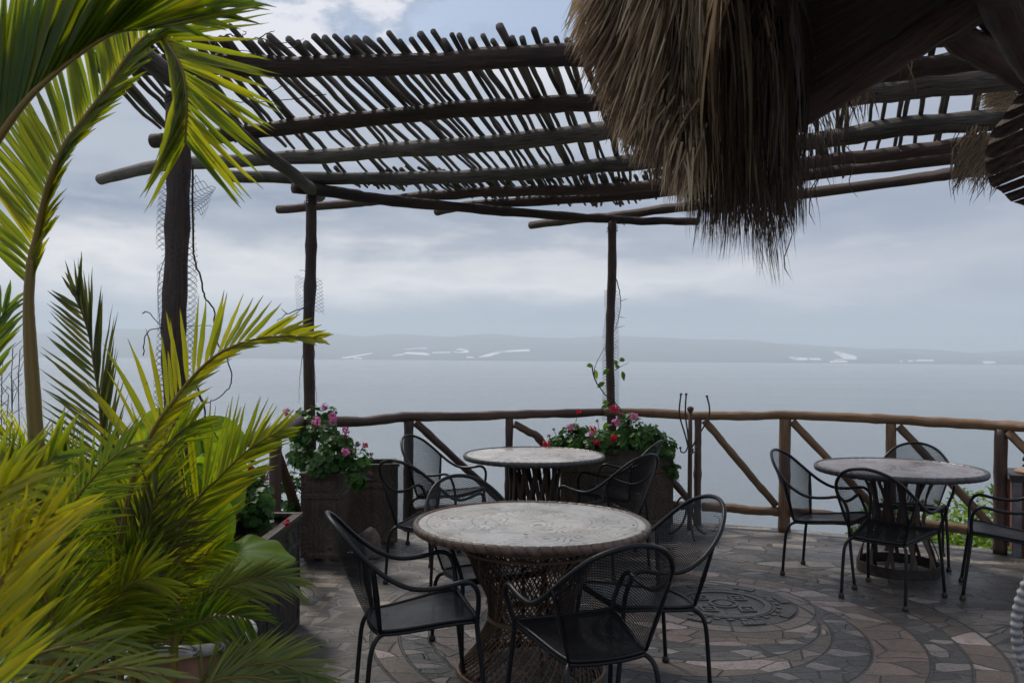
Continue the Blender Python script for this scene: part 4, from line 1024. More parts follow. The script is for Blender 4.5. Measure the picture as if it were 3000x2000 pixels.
PT = empty('palm', at(95, 1500, 2.3), 0, 'tall palm at the far left whose long fronds arch over the top left corner', 'palm', None)
PT.location.z = 0
# thick stalk of the arching frond
b = MB(); b.tube([p-PT.location for p in spline([at(150,1999,2.35), at(120,1500,2.35), at(100,1200,2.35), at(88,1000,2.35), at(84,880,2.35), at(92,760,2.35)], 6)], [.030,.028,.026,.025,.024,.023,.022,.022,.021,.021,.021,.020,.020,.020,.019,.019,.018,.018,.017,.017,.016,.016,.015,.015,.014,.014,.014,.014,.013,.013,.013,.013,.013,.013,.013,.013,.013,.013,.013,.013,.013,.013,.013,.012,.012,.012,.012,.012][:31], 10); b.build('stem', M_rach, PT)
frond(PT, [(84,880,2.35),(92,760,2.35),(107,696,2.35),(128,600,2.33),(152,513,2.3),(192,424,2.3),(250,345,2.3),(312,262,2.3),(380,160,2.3),(437,103,2.3),(470,107,2.3),(504,147,2.28),(536,214,2.26),(547,312,2.25),(542,420,2.25)],
      (54, 46, 330, 340, 250), (18, 24, 110, 140, 230), 104, M_palm, .03, .0155, .011, .06, zjit=.15, tb=.05)
frond(PT, [(-120,640,1.75),(-60,500,1.75),(10,385,1.75),(100,270,1.75),(230,160,1.78),(340,95,1.8),(440,85,1.85)],
      (36, 14, 420, 620, 330), None, 120, M_palm, .02, .018, .011, .02, zjit=.10, tb=-.22)
frond(PT, [(-40,1180,2.5),(-30,1050,2.5),(-10,960,2.5),(20,900,2.5)], (40, 20, 120, 160, 90), (40, 20, 120, 160, 90), 14, M_palmd, .1, .016, .007, .05, zjit=.15)
frond(PT, [(420,60,1.9),(470,40,1.9),(540,10,1.9),(600,-30,1.9)], (60, 30, 160, 240, 160), (40, 20, 160, 280, 200), 12, M_palmd, .0, .022, .006, .06)

PM = empty('palm', at(420, 1800, 3.0), 0, 'bushy yellow green palm clump spreading over the left side in front of the thick post', 'palm')
PM.location.z = 0
frond(PM, [(310,1700,2.75),(305,1400,2.75),(292,1182,2.75),(277,1079,2.75),(263,990,2.75),(246,932,2.75),(232,892,2.75),(230,850,2.75)],
      (62, 34, 210, 220, 80), (18, 9, 200, 300, 110), 28, M_palmo, .28, .0125, .006, -.02, zjit=.08)
frond(PM, [(330,1700,2.55),(390,1400,2.55),(450,1260,2.55),(504,1182,2.55),(567,1102,2.55),(625,1048,2.52),(670,1021,2.5),(737,995,2.5),(826,984,2.5),(925,990,2.5)],
      (72, 14, 300, 250, 55), (30, 12, 150, 120, 55), 34, M_palm, .22, .0155, .008, .02, tb=.42, zjit=.12)
frond(PM, [(440,1930,2.8),(480,1700,2.8),(520,1570,2.8),(550,1504,2.8),(596,1441,2.8),(638,1403,2.78),(690,1350,2.75),(746,1304,2.72),(820,1262,2.7)],
      (66, 16, 330, 270, 80), (40, 14, 300, 220, 80), 42, M_palm, .25, .0125, .007, .01, tb=.05, zjit=.12)
frond(PM, [(430,1960,2.7),(410,1700,2.7),(420,1500,2.7),(450,1350,2.7),(500,1290,2.68),(560,1240,2.66)],
      (55, 20, 240, 260, 100), (45, 18, 240, 260, 110), 44, M_palm, .2, .012, .006, .05, tb=.0)
FR = [((300,1950),(250,1650),(180,1450),(80,1330),(-40,1240)), ((380,1960),(380,1720),(400,1500),(430,1380),(470,1310)),
      ((280,1980),(200,1750),(100,1560),(0,1450),(-120,1400)), ((260,1990),(230,1800),(170,1620),(70,1480),(20,1340)), ((360,1960),(300,1700),(250,1560),(220,1430),(180,1330)),
      ((250,2000),(320,1800),(420,1640),(480,1560),(500,1490)),
      ((200,2000),(150,1800),(90,1650),(20,1560),(-60,1500)), ((420,1980),(360,1800),(330,1620),(390,1440),(450,1330)), ((200,1990),(140,1840),(60,1760),(-20,1720),(-80,1730)),
      ((330,2010),(260,1870),(200,1720),(190,1580),(230,1460)), ((460,2000),(400,1860),(300,1760),(200,1700),(120,1690)),
      ((300,2000),(330,1850),(380,1680),(430,1560),(460,1440)), ((180,2000),(200,1850),(180,1700),(120,1540),(100,1400)), ((380,2010),(400,1900),(420,1800),(400,1700),(370,1620)),
      ((120,2010),(100,1900),(40,1800),(-40,1700),(-100,1650)), ((240,2010),(270,1900),(310,1800),(370,1720),(440,1690)), ((60,2000),(120,1700),(200,1500),(290,1380),(380,1300))]
random.seed(21)
for i, fp in enumerate(FR):
    z0 = (2.85, 2.95, 2.45, 2.5, 2.9, 2.9, 2.2, 3.05, 2.3, 2.6, 2.9, 2.75, 2.5, 2.7, 2.2, 2.6, 2.4, 2.5)[i]
    pts = [(p[0], p[1], z0 - .05*j) for j, p in enumerate(fp)]
    frond(PM, pts, (62, 22, 190, 270, 110), (62, 22, 190, 270, 110), 54, (M_palm, M_palmd, M_palm, M_palm, M_palmd, M_palmo)[i % 6], .22, U(.0065, .0105), .006, U(.06, .20), tb=U(-.15, .15), zjit=.3)
for k in range(7):                                # cane like stems
    x = 270+k*38+U(-12,12); b = MB(); zz_ = U(2.7, 3.05); b.tube([p-PM.location for p in spline([at(x+U(-25,25),1380+U(0,160),zz_), at(x+U(-10,10),1700,zz_), at(x+U(-8,8),2150,zz_)], 6)], .013, 8, rough=.1); b.build('stem', M_rach, PM)

PP = empty('palm', (-1.17, 2.95, .5), 0, 'small fine leaved palm in the rope rimmed pot, drooping over the floor at lower left', 'palm')
random.seed(5)
frond(PP, [(560,2060,2.8),(600,1985,2.75),(690,1958,2.7),(740,1945,2.68),(800,1940,2.66),(860,1958,2.64),(930,2005,2.62)], (42, 18, 150, 190, 110), (40, 16, 130, 170, 100), 40, M_palmp, .12, .011, .005, .12)
frond(PP, [(520,1900,2.95),(560,1790,2.95),(620,1735,2.9),(700,1705,2.88),(780,1690,2.85),(850,1705,2.82)], (36, 14, 130, 150, 90), (40, 14, 130, 160, 90), 34, M_palmp, .2, .012, .005, .18)
frond(PP, [(500,1960,2.85),(540,1860,2.85),(600,1815,2.82),(670,1800,2.8),(730,1812,2.78)], (50, 24, 120, 150, 90), (70, 40, 150, 190, 100), 30, M_palmd, .2, .013, .005, .25)
frond(PP, [(520,1960,2.9),(500,1820,2.9),(520,1720,2.88),(560,1650,2.86),(640,1610,2.85)], (60, 24, 110, 140, 80), (55, 22, 110, 150, 80), 28, M_palm, .2, .013, .005, .18)
frond(PP, [(500,1980,2.8),(440,1880,2.8),(380,1830,2.8),(320,1830,2.8),(250,1860,2.8)], (40, 20, 130, 150, 90), (40, 20, 130, 150, 90), 28, M_palmp, .2, .014, .005, .2)
frond(PP, [(560,2040,2.7),(640,1990,2.68),(760,1985,2.65),(860,2020,2.62),(940,2080,2.6)], (34, 14, 150, 200, 120), (30, 14, 120, 150, 90), 30, M_palmp, .1, .010, .005, .12)
for k in range(5):
    b = MB(); x = 500+k*22; b.tube([p-PP.location for p in (at(x, 1900, 2.92), at(x+U(-15,15), 1960, 2.93), at(x, 2060, 2.95))], .008, 7); b.build('stem', M_rach, PP)

PN = empty('palm', at(20, 2300, 1.45), 0, 'blurred bright yellow palm fronds closest to the viewer at the lower left edge', 'palm')
random.seed(9)
frond(PN, [(-150,2200,1.25),(-80,1950,1.25),(-20,1760,1.27),(40,1640,1.3),(100,1560,1.32),(160,1500,1.34)], (30, 14, 190, 300, 150), (38, 20, 330, 420, 160), 26, M_palmy, .08, .0095, .006, -.02, tb=.35)
frond(PN, [(-200,1900,1.3),(-140,1700,1.3),(-80,1560,1.32),(-10,1450,1.34),(60,1390,1.36)], (30, 14, 160, 240, 120), (44, 22, 240, 340, 140), 22, M_palmy, .05, .0085, .006, .02, tb=.15)
frond(PN, [(-180,2150,1.5),(-60,2020,1.5),(80,1930,1.5),(200,1890,1.5),(330,1870,1.5)], (22, 12, 180, 250, 150), (26, 14, 200, 260, 150), 16, M_palmp, .05, .0085, .006, .10, tb=.1)
frond(PN, [(-100,2250,1.45),(60,2090,1.45),(200,1990,1.45),(340,1955,1.45),(480,1975,1.45)], (24, 10, 200, 260, 120), (24, 12, 180, 240, 110), 14, M_palmp, .05, .008, .006, .12, tb=.25)
frond(PN, [(-160,2300,1.35),(-60,2080,1.35),(0,1900,1.37),(30,1760,1.4),(90,1640,1.42)], (40, 20, 180, 230, 120), (40, 22, 200, 300, 120), 18, M_palm, .05, .012, .006, .0, tb=.1)
frond(PN, [(-260,1700,1.6),(-140,1500,1.6),(0,1440,1.6),(90,1400,1.6),(170,1330,1.6)], (60, 25, 190, 300, 150), (50, 25, 160, 230, 120), 26, M_palm, .05, .012, .006, .05, tb=.0)

# ------------------------------------------------------------------ taro with heart shaped leaves
TA = empty('elephant_ear', (-1.40, 4.50, .60), 0, 'elephant ear plant with big heart shaped leaves growing in the dark trough', 'plant')
def heart(c, tipv, side, size, wide, sag=.12, tint=.5, stalk_to=None, wav=.03):
    b = MB(); b.tint = tint; tipv = tipv.normalized(); side = (side - tipv*side.dot(tipv)).normalized(); nr = tipv.cross(side).normalized()
    NU, NV = 56, 9; ring = []
    cen = b.vert((0,0,0))
    def rad(th): 
        k = abs(th)/math.pi
        r = .62*(1-k)**.0 * (math.cos(th*.5)**2*.55+.45); r *= 1+.30*math.exp(-(th/.30)**2); 
        r *= 1-.72*math.exp(-((math.pi-abs(th))/.26)**2); return r
    prev = None; rows = []
    for j in range(1, NV+1):
        q = j/NV; row = []
        for i in range(NU):
            th = -math.pi+2*math.pi*(i+.5)/NU; r = rad(th)*size*q
            x = r*math.cos(th); y = r*math.sin(th)*wide*1.25
            vein = .5+.5*math.cos(th*9); z = -sag*size*(q*q)*(.6+.6*max(0, math.cos(th))) + wav*size*q*math.sin(th*7+size*9)*q + .012*size*vein*q
            b.tint = min(1, max(0, tint*(1-.8*(1 if math.cos(th*9) > .75 else 0))+.25*q-.1)); row.append(b.vert(tipv*x+side*y+nr*z))
        rows.append(row)
    for i in range(NU):
        i2 = (i+1) % NU; b.face((cen, rows[0][i], rows[0][i2]), [(.5,0)]*3)
        for j in range(NV-1): b.face((rows[j][i], rows[j+1][i], rows[j+1][i2], rows[j][i2]), [(.5,.3)]*4)
    o = b.build('leaf', M_taro, TA, loc=c-TA.location)
    if stalk_to is not None:
        s_ = MB(); c2 = stalk_to-c; s_.tube(spline([(0,0,0), tuple(c2*.35+Vector((.02,.0,-.02))), tuple(c2)], 6), [.006]*5+[.011]*8, 7); s_.build('stem', M_ger2, o)
M_ger2 = M_palm
roots = at(640, 1720, 4.2)
LV = [(at(695,1615,3.95), (1,-.1,-.02), (.05,.9,.42), .34, .75, .10, .9), (at(600,1490,4.0), (.38,-.2,-.85), (.9,.3,.2), .32, .62, .2, .3), (at(540,1545,4.1), (-.3,-.2,-.8), (.9,.2,-.3), .34, .8, .1, 1.0),
      (at(610,1560,4.05), (.45,-.3,-.7), (.7,.5,.4), .28, .6, .12, .35), (at(500,1250,4.35), (-.2,-.2,-.8), (1,.1,-.2), .36, .8, .1, .55), (at(590,1290,4.35), (.6,-.1,-.6), (.6,.2,.7), .38, .8, .1, 1.0),
      (at(560,1420,4.2), (.4,-.2,.8), (.9,.3,-.3), .22, .7, .1, .8), (at(520,1680,4.0), (-.1,-.3,-.8), (.9,.2,0), .26, .7, .1, .6), (at(575,1640,4.0), (.1,-.4,-.9), (.9,.2,.1), .26, .35, .1, .1),
      (at(610,1640,3.75), (-.5,-.3,-.7), (.8,-.2,-.5), .24, .7, .12, .7), (at(660,1690,3.8), (.3,-.5,-.75), (.9,.2,.2), .20, .6, .1, .5), (at(560,1360,4.15), (-.3,-.3,-.8), (.9,.3,-.3), .30, .8, .12, .95), (at(640,1400,4.3), (.5,-.3,-.6), (.8,.3,.4), .26, .75, .12, .8)]
for c, tv, sv, sz, wd, sg, ti_ in LV: heart(c, Vector(tv), Vector(sv), sz, wd, sg, ti_, stalk_to=Vector((roots.x+U(-.08,.08), roots.y+U(0,.1), .60)))

# ------------------------------------------------------------------ geraniums
def ger_leaf(b, p, nrm, r):
    nrm = nrm.normalized(); a = nrm.orthogonal().normalized(); c_ = nrm.cross(a); ph = U(0, 6.28)
    ce = b.vert(p - nrm*r*.22); rg = []
    N_ = 12
    for i in range(N_):
        th = ph+2*math.pi*i/N_*.94; rr = r*(1+.10*math.cos(i*2.6+1)); rg.append(b.vert(p + a*(rr*math.cos(th)) + c_*(rr*math.sin(th)) + nrm*r*.10*math.sin(i*2.6)))
    for i in range(N_-1): b.face((ce, rg[i], rg[i+1]), [(.5,.2),(.5,.5),(.5,.5)])
def flower(parent, p, r, mt, stem=None):
    b = MB(); O = parent.location
    for k in range(32):
        d = Vector((U(-1,1), U(-1,1), U(-.8,1))).normalized(); c_ = p-O+d*r*U(.45, 1.12); a = d.orthogonal().normalized(); e_ = d.cross(a); q = r*U(.22, .40); b.tint = rnd(); 
        ce = b.vert(c_); rg = [b.vert(c_ + a*(q*(1+.25*math.cos(5*th))*math.cos(th)) + e_*(q*(1+.25*math.cos(5*th))*math.sin(th)) + d*q*.25) for th in [2*math.pi*i/10 for i in range(10)]]
        for i in range(10): b.face((ce, rg[i], rg[(i+1) % 10]))
    o = b.build('flower', mt, parent)
    if stem is not None:
        s_ = MB(); s_.tube(spline([stem-O, (stem-O)*.5+(p-O)*.5+Vector((U(-.015,.015),0,.01)), p-O], 4), .0028, 5); s_.build('stem', M_ger, o)
def geranium(name_loc, blobs, n, flowers, label, seed_, rl=(.018,.034), bare=0):
    random.seed(seed_); root = empty('geranium', name_loc, 0, label, 'geranium'); O = root.location
    b = MB(); wts = [bl[1]**2 for bl in blobs]
    for k in range(n):
        (c, r, sq) = random.choices(blobs, wts)[0]
        d = Vector((random.gauss(0,1), random.gauss(0,1), random.gauss(0,1))).normalized(); q = rnd()**.45
        p = c + Vector((d.x*r*q, d.y*r*q, d.z*r*sq*q)); 
        dens = mnoise.noise(p*9+Vector((seed_,0,0)))
        if dens < -.06: continue
        b.tint = min(1, max(0, .35+.5*dens+U(-.3, .3))) if rnd() > .03 else 1
        nr = (d + Vector((U(-.8,.8), -.5+U(-.7,.7), .7+U(-.6,.6)))); ger_leaf(b, p-O, nr, U(*rl))
    fo = b.build('foliage', M_ger, root)
    s_ = MB()
    for k in range(26):
        (c, r, sq) = random.choice(blobs); d = Vector((U(-1,1), U(-1,1), U(-.5,1)))*r*.8
        s_.tube(spline([c-O+Vector((U(-.05,.05), 0, -r*sq)), c-O+d*.5+Vector((0,0,U(-.03,.03))), c-O+d], 4), .003, 5)
    s_.build('stem', M_vine, root)['kind'] = 'stuff'
    for (x, y, Z_, mt, r) in flowers:
        p = at(x, y, Z_); bc = min(blobs, key=lambda q_: (q_[0]-p).length)[0]
        flower(root, p, r*.88, mt, p + (bc-p)*.55 if (bc-p).length > .06 else None)
PK, RD, FD = M_pink, M_redp, M_dryp
Z1 = 6.45
geranium((-1.42, 6.6, .62), [(at(915,1235,6.75), .11, 1.2), (at(945,1290,6.6), .16, 1.0), (at(900,1330,6.7), .14, 1.0), (at(985,1335,6.45), .16, .9), (at(1040,1350,6.4), .13, .8), (at(950,1370,6.5), .14, .7), (at(1045,1400,6.35), .08, 1.1), (at(890,1215,6.8), .07, 1), (at(960,1205,6.75), .06, 1), (at(880,1260,6.75),.09,1.2), (at(1000,1300,6.5),.09,.8)], 2600,
    [(840,1208,6.55,PK,.036),(927,1233,6.5,PK,.040),(952,1193,6.6,PK,.032),(975,1217,6.5,PK,.038),(978,1232,6.45,PK,.036),(1012,1262,6.4,PK,.034),(1010,1282,6.4,FD,.026),(1047,1300,6.35,FD,.024),(1071,1304,6.35,RD,.024),(1013,1323,6.25,PK,.036),(1088,1330,6.3,FD,.018),(1040,1318,6.4,FD,.02),(1085,1385,6.3,FD,.018)],
    'bushy geranium with pink flower heads spilling from the carved box by the tall post', 31)
geranium((.97, 7.94, .68), [(at(1640,1305,7.85), .13, .8), (at(1690,1290,7.9), .17, .9), (at(1760,1300,7.8), .17, .8), (at(1830,1270,7.85), .20, 1.0), (at(1890,1290,7.85), .20, .85), (at(1940,1310,7.85), .13, .9), (at(1962,1350,7.7), .07, 1.5), (at(1975,1380,7.72), .06, 1.4), (at(1680,1262,7.95), .07, 1), (at(1850,1235,7.9), .09, 1), (at(1620,1318,7.8),.09,.7)], 3000,
    [(1695,1205,7.75,RD,.028),(1800,1198,7.7,RD,.045),(1817,1215,7.7,FD,.030),(1858,1219,7.7,PK,.042),(1805,1238,7.7,PK,.042),(1670,1250,7.75,PK,.034),(1738,1256,7.7,RD,.038),(1732,1272,7.7,PK,.030),(1798,1283,7.65,RD,.038),(1749,1296,7.62,RD,.036),(1601,1300,7.6,RD,.040),(1608,1277,7.7,FD,.018),(1622,1257,7.75,FD,.014),(1640,1268,7.75,FD,.014),(1750,1232,7.75,FD,.018),(1580,1402,7.9,PK,.026)],
    'wide geranium with red and violet flower heads filling the long planter at the middle post', 32)
geranium((-1.42, 4.75, .62), [(at(690,1400,4.75), .15, 1), (at(735,1470,4.7), .14, 1.1), (at(655,1380,4.8), .13, 1), (at(650,1480,4.85), .16, 1.0), (at(700,1440,4.95), .16, 1.0), (at(630,1420,5.0), .14, .9), (at(720,1540,4.8), .13, .9), (at(760,1560,4.75), .10, 1.0), (at(800,1600,4.7), .08, 1.1), (at(670,1560,4.7), .13, .7), (at(600,1520,4.9), .14, .9), (at(815,1570,4.7), .05, .8)], 4200,
    [(731,1374,4.6,RD,.024),(842,1530,4.6,RD,.024),(790,1567,4.6,RD,.022)],
    'dark green geranium with a few red blooms behind the heart shaped leaves', 33, (.018, .033))
geranium((-1.85, 5.9, .2), [(at(790,1420,6.3), .10, 1.3), (at(790,1500,6.2), .12, 1.4), (at(855,1440,6.5), .12, 1.5), (at(860,1540,6.5), .12, 1.2), (at(790,1580,6.2), .10, 1.0), (at(875,1330,6.8), .09, 1.5)], 900,
    [(776,1409,6.2,PK,.036),(780,1375,6.3,FD,.034),(765,1435,6.3,FD,.02),(783,1470,6.2,PK,.03),(780,1490,6.2,PK,.026),(768,1282,6.6,PK,.02)],
    'straggly geranium growing outside the railing left of the carved box', 34)

# bushes below the terrace on the right, grass stalks on the left
def bush(loc, blobs, n, label, sd_, rl=(.05, .10), mt=None):
    random.seed(sd_); b = MB(); O = Vector(loc)
    for k in range(n):
        c, r = random.choice(blobs); c = Vector(c); d = Vector((random.gauss(0,1), random.gauss(0,1), random.gauss(0,1))).normalized(); q = rnd()**.4
        p = c + d*r*q; b.tint = min(1, max(0, .5+mnoise.noise(p*1.5)+U(-.2,.2))); e_ = Vector((U(-1,1), U(-1,1), U(-.2,1))).normalized(); L_ = U(*rl)
        b.ribbon([p-O, p-O+e_*L_*.5, p-O+e_*L_-Vector((0,0,L_*.2))], [.01, L_*.42, .004], Vector((U(-1,1), U(-1,1), 1)), .2)
    o = b.build('bush', mt or M_bush, loc=loc); tag(o, label, 'bush')
bush((4.6, 9.2, -.9), [((3.5,8.9,-.95),.50), ((4.0,9.0,-.72),.55), ((4.6,8.8,-.62),.60), ((5.2,8.4,-.66),.6), ((5.8,8.0,-.7),.6), ((4.4,9.6,-.62),.6), ((5.2,9.4,-.55),.7), ((4.0,8.5,-.95),.5), ((4.6,8.2,-.95),.5)], 16000, 'bright green bush growing just below the terrace edge behind the right hand table', 41, (.06, .13))
bush((-1.0, 8.9, -.9), [((-.9,8.6,-.8),.4), ((-1.6,8.4,-.6),.45), ((-2.2,7.8,-.5),.45), ((-.4,8.9,-.95),.4)], 2600, 'dull green scrub below the terrace edge behind the carved boxes', 42)
bush((-3.0, 4.4, .2), [((-2.5,3.9,.25),.42), ((-2.9,4.4,.45),.5), ((-2.35,4.9,.15),.4), ((-2.3,3.2,.15),.38), ((-3.4,4.0,.6),.5), ((-2.3,5.6,.1),.35), ((-2.15,4.2,.2),.3)], 7000, 'dark leafy shrub behind the palm stems at the lower left edge', 44, (.05,.09), M_ger)
b = MB(); random.seed(43); O = Vector((-2.4, 4.2, 0))
for k in range(7):
    x, y = U(-10, 60), U(1000, 1200); p = at(x, y, 3.9); b.tube(spline([Vector((p.x+U(-.05,.05), 4.0, -.3))-O, p-O-Vector((0,0,.35)), p-O], 4), .0022, 4)
    for q in range(5): e_ = p-O-Vector((0,0,.05*q)); b.tube([e_, e_+Vector((U(-.05,.05), 0, U(.02,.06)))], .0015, 3)
o = b.build('grass_stalks', M_vine, loc=O); tag(o, 'thin dry grass stalks showing between the palm leaves at the left edge', 'grass', kind='stuff')

# ------------------------------------------------------------------ thatched roof at the upper right
random.seed(77)
roof = empty('palapa_roof', (1.2, 2.0, 2.3), 0, 'dark thatched palm roof with shaggy straw eave hanging into the upper right', 'thatched roof')
RO = roof.location
# underside: dry palm lining, rising towards and over the viewer
E0, E1_ = at(2215, 400, 2.35), at(2900, -20, 2.0)
def lin_s(u, v):
    a = at(2120, 420, 2.40).lerp(at(3050, -170, 1.72), u); 
    return a + Vector((-.55*v, -2.9*v, .42*v + 1.05*v)) + Vector((0, 0, .03*math.sin(u*9)*math.sin(v*8))) - RO
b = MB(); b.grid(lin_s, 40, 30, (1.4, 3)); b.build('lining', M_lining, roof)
b = MB(); b.grid(lambda u, v: (lambda q: (q[0]*1.0-.05, q[1]+.02, q[2]+.07))(lin_s(u, v)), 12, 12, (1, 3)); b.build('thatch_layer', M_straw, roof)
# far side of the roof, right of the hip
def lin_r(u, v):
    a = at(2690, -60, 1.9).lerp(at(3420, 330, 2.6), u); return a + Vector((.2*v, -2.3*v, .95*v)) - RO
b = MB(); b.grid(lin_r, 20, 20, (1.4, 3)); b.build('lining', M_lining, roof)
def rafter(pts, rd, mt=M_log, name='rafter'):
    b = MB(); P = [Vector(p) for p in pts]; log(b, [p-RO for p in P], rd, 14, .008); b.build(name, mt, roof)
rafter([at(2170,425,2.38), at(2310,345,2.3), at(2460,255,2.2), at(2600,165,2.1), at(2760,58,2.0), at(2960,-70,1.85), at(3120,-170,1.75)], (.042, .048))
rafter([at(2300,150,2.25), at(2500,35,2.1), at(2700,-80,1.95)], (.055, .060))
rafter([at(2740,60,2.2), at(2820,115,2.25), at(2920,175,2.3), at(3120,300,2.4)], (.040, .042))
rafter([at(2860,-40,2.1), at(2940,90,2.3), at(3010,170,2.45)], (.04, .035), M_log)
rafter([at(2935,-60,1.7), at(3010,120,1.9), at(3100,260,2.0)], (.055, .05), M_log)
rafter([at(2700,90,2.2), at(2780,60,2.15), at(2850,0,2.1)], (.05, .06))
rafter([at(2553,25,2.08), at(2530,110,2.15), at(2500,180,2.22), at(2482,222,2.28)], (.015, .006), M_straw, 'cane')
rafter([at(2765,5,2.0), at(2740,60,2.05), at(2700,85,2.1)], (.008, .005), M_straw, 'cane')
# straw eave
def interp1(tab, x):
    if x <= tab[0][0]: return tab[0][1]
    for (a, fa), (c, fc) in zip(tab, tab[1:]):
        if x <= c: return fa+(fc-fa)*(x-a)/(c-a)
    return tab[-1][1]
LOW = [(2010,640),(2050,735),(2130,785),(2200,800),(2270,828),(2310,770),(2335,670),(2360,600)]
SOL = [(1665,77),(1700,150),(1750,250),(1808,387),(1880,450),(1939,506),(1981,553),(2022,600),(2100,625),(2250,640),(2310,590),(2356,420),(2420,360)]
def strand(b, x, y, L_, Z_, w_, tint, lean, curl=0.0, zr=None):
    """tip at (x, y); root L_ px above"""
    p0 = at(x-lean*L_, y-L_, (zr or Z_)+U(-.02,.02)); p3 = at(x, y, Z_+U(-.05,.05)); d = p3-p0; M_ = 6; P = []
    bow = Vector((U(-1,1), U(-1,1), 0))*.035*d.length + Vector((curl, 0, 0))*d.length
    for k in range(M_+1):
        u = k/M_; P.append(p0 + d*u + bow*math.sin(u*math.pi)*.8 + Vector((curl*.8*d.length*u*u*u, 0, 0)) - RO)
    b.tint = tint; b.ribbon(P, [w_, w_*1.05, w_, w_*.9, w_*.7, w_*.45, w_*.08], Vector((U(-.9,.9), -1, U(-.3,.3))), 0)
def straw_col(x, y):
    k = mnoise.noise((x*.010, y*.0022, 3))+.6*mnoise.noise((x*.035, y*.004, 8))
    base = .58 + .70*k - .62*max(0, (x-2090)/160)  # tint drops towards the right: shade under the roof painted into the straw
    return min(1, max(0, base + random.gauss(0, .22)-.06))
eb = MB()
for k in range(6200):                               # body of the eave
    x = U(1690, 2325) if k < 4700 else U(1690, 2150); ymax = interp1(SOL, x)
    y = ymax - (rnd()**1.25)*ymax*1.2 + U(-20, 18)
    L_ = U(150, 340) if x < 2110 else max(200, y+U(20, 200)); lean = (-.62*(1-(x-1690)/340) if x < 2030 else 0)+U(-.09, .09)*(1 if x < 2110 else .4)
    Z_ = 2.12 + .22*((x-1700)/700) + U(-.10, .12) - .00022*(ymax-y)
    w_ = U(.0022, .0065) if rnd() < .9 else U(.007, .011)
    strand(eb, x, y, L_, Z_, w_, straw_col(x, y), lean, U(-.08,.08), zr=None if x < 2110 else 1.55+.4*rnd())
for k in range(1100):                                # edge tufts on the slanting left side
    x = U(1670, 2010); ymax = interp1(SOL, x); y = ymax + U(-60, 60); L_ = U(90, 240)
    strand(eb, x+U(-12,12), y, L_, U(2.05, 2.25), U(.002, .006), straw_col(x, y)*.8+.1, -.55*(1-(x-1670)/420)+U(-.25,.18), U(-.2,.1))
for k in range(1350):                                # thin dark fringe tips, in locks
    x = 2025+310*rnd(); ymax = interp1(LOW, x); cl = max(0, min(1.2, .45+1.25*mnoise.noise((x*.05, 4, 1))))
    y = 610 + (ymax-600)*min(1.02, (rnd()**1.15)*(.35+.85*cl)); L_ = U(140, 330); lean = .26*((x-2185)/160)*max(0, (y-590)/220)+U(-.045,.045)
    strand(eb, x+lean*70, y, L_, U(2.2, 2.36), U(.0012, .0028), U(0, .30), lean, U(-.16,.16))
for k in range(80):                                 # stragglers
    x = U(2300, 2480); y = U(480, 690) if x < 2400 else U(380, 560); strand(eb, x, y, U(120, 260), 2.35, U(.0015,.003), U(.0,.4), U(-.05,.25), U(-.2,.2))
for cx, cy, n_ in ((2480,350,26),(2530,320,18),(2420,420,14),(2640,250,8)):
    for k in range(n_): strand(eb, cx+U(-45,45), cy+U(-40,55), U(60, 130), U(2.2,2.35), U(.0015,.004), U(.1,.7), U(-.4,.4), U(-.2,.2))
for x, y, x2, y2 in ((2445,560,2438,330),(2520,580,2470,420),(2390,610,2400,430),(2395,660,2372,450),(2325,880-60,2290,620)):
    eb.tint = .2; a, c = at(x2, y2, 2.4), at(x, y, 2.4); eb.ribbon([a.lerp(c, u/6)+Vector((.02*math.sin(u), 0, 0))-RO for u in range(7)], [.003]*6+[.0005], Vector((0,-1,0)))
eo = eb.build('straw_eave', M_straw, roof); eo['kind'] = 'stuff'
# opaque core of the eave so that no sky shows through its middle
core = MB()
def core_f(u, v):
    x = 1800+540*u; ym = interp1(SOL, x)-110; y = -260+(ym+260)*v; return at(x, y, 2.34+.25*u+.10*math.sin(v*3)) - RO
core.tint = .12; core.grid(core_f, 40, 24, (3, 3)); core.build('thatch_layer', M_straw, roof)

# ribbed dry palm sheath at the far right
sh = empty('palm_sheath', at(3040, 420, 2.1), 0, 'ribbed brown dried palm sheath with jagged edge hanging at the right edge', 'dry palm leaf'); SO = sh.location
def outl(k):   # ragged left outline
    tab = [(3010,225),(2975,290),(2940,340),(2905,390),(2885,450),(2888,500),(2902,545),(2935,562),(2960,590),(3000,602),(3050,640)]
    q = k*(len(tab)-1); i = min(int(q), len(tab)-2); f_ = q-i; return (tab[i][0]*(1-f_)+tab[i+1][0]*f_, tab[i][1]*(1-f_)+tab[i+1][1]*f_)
NB = 11
for i in range(NB):
    b = MB(); b.smooth = False; k0, k1 = i/NB, (i+.93)/NB
    def f_(u, v):
        x, y = outl(k0+(k1-k0)*v); jag = 1+.03*mnoise.noise((i*3.1, v*4, 1)); X_ = x+330*u+(3*mnoise.noise((i*2.2, v*5, 7)) if u < .01 else 0); Y_ = y-(135+20*math.sin(i*.5))*u
        return at(X_, Y_, 2.15 - .10*u + .012*math.sin(v*math.pi) + .16*math.cos(i/NB*3.1)) - SO
    b.grid(f_, 10, 5, (.3, 1)); b.build('rib', M_bark, sh)
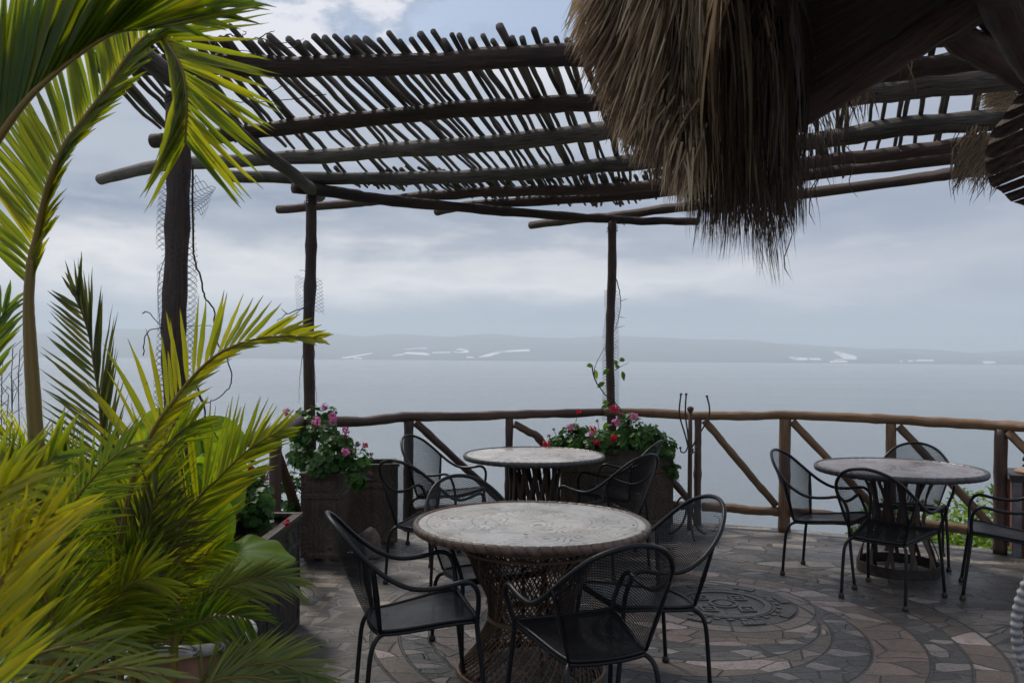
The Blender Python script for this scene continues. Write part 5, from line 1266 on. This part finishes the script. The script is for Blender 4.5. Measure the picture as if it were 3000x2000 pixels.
# small grassy tufts of a second thatch beyond
tf = MB(); random.seed(88); TO = at(2880, 560, 5.0)
for k in range(420):
    x = U(2785, 2905); y = 470+U(0, 75)+ (U(0, 60) if rnd() < .3 else 0); a, c = at(x+U(10,70), y-U(70,120), 4.6), at(x, y, 4.6); tf.tint = U(.05, .6)
    mid = a.lerp(c, .5)+Vector((U(-.04,.04), 0, U(0,.03))); tf.ribbon([a-TO, mid-TO, c-TO], [.004, .006, .001], Vector((0,-1,.2)))
for k in range(260):
    x = U(2880, 2960); y = U(280, 330); a, c = at(x+U(20,60), y-U(5,30), 4.6), at(x-U(0,25), y, 4.6); tf.tint = U(.3, .9)
    tf.ribbon([a-TO, a.lerp(c,.5)-TO+Vector((0,0,.01)), c-TO], [.004, .006, .001], Vector((0,-1,.2)))
o = tf.build('straw_tuft', M_straw, loc=TO); tag(o, 'loose tufts of straw hanging off the log ends just left of the ribbed sheath', 'straw', kind='stuff')

# small white dish with a wire loop near the railing foot
ds = empty('dish', (1.86, 7.72, 0), 0, 'tiny white dish with a wire loop on the floor edge behind the tilted chair', 'dish')
b = MB(); b.lathe([(0,.006),(.05,.006),(.058,.014),(.062,.014),(.055,.0),(0,.0)], n=24); b.build('bowl', M_potrim, ds)
b = MB(); b.tube(spline([(-.02,0,.008),(.03,0,.07),(.015,0,.12),(-.02,0,.13)], 5), .003, 5); b.build('loop', M_wire, ds)

# bits of dry leaf on the big table
random.seed(61)
for x, y, lab in ((1876,1503,'farthest curled brown leaf scrap at the right side of the biggest carved table top'), (1856,1541,'leftmost curled brown leaf scrap in the right hand group on the biggest table'),
        (1884,1561,'nearest curled brown leaf scrap by the right rim of the biggest table'), (1540,1568,'lone brown leaf scrap near the front middle of the biggest table top')):
    p = atz(x, y, .748); b = MB(); a = U(0, 6.28); d = Vector((math.cos(a), math.sin(a), .15))
    b.tint = rnd(); b.ribbon([d*(.030*(q/4-.5)) + Vector((0,0,.003+.006*(q/4-.5)**2*4)) for q in range(5)], [.002,.009,.013,.009,.001], Vector((.1,.1,1)), .4)
    o = b.build('dry_leaf', M_vine, loc=p); tag(o, lab, 'leaf', 'dry leaf scraps on the biggest table')
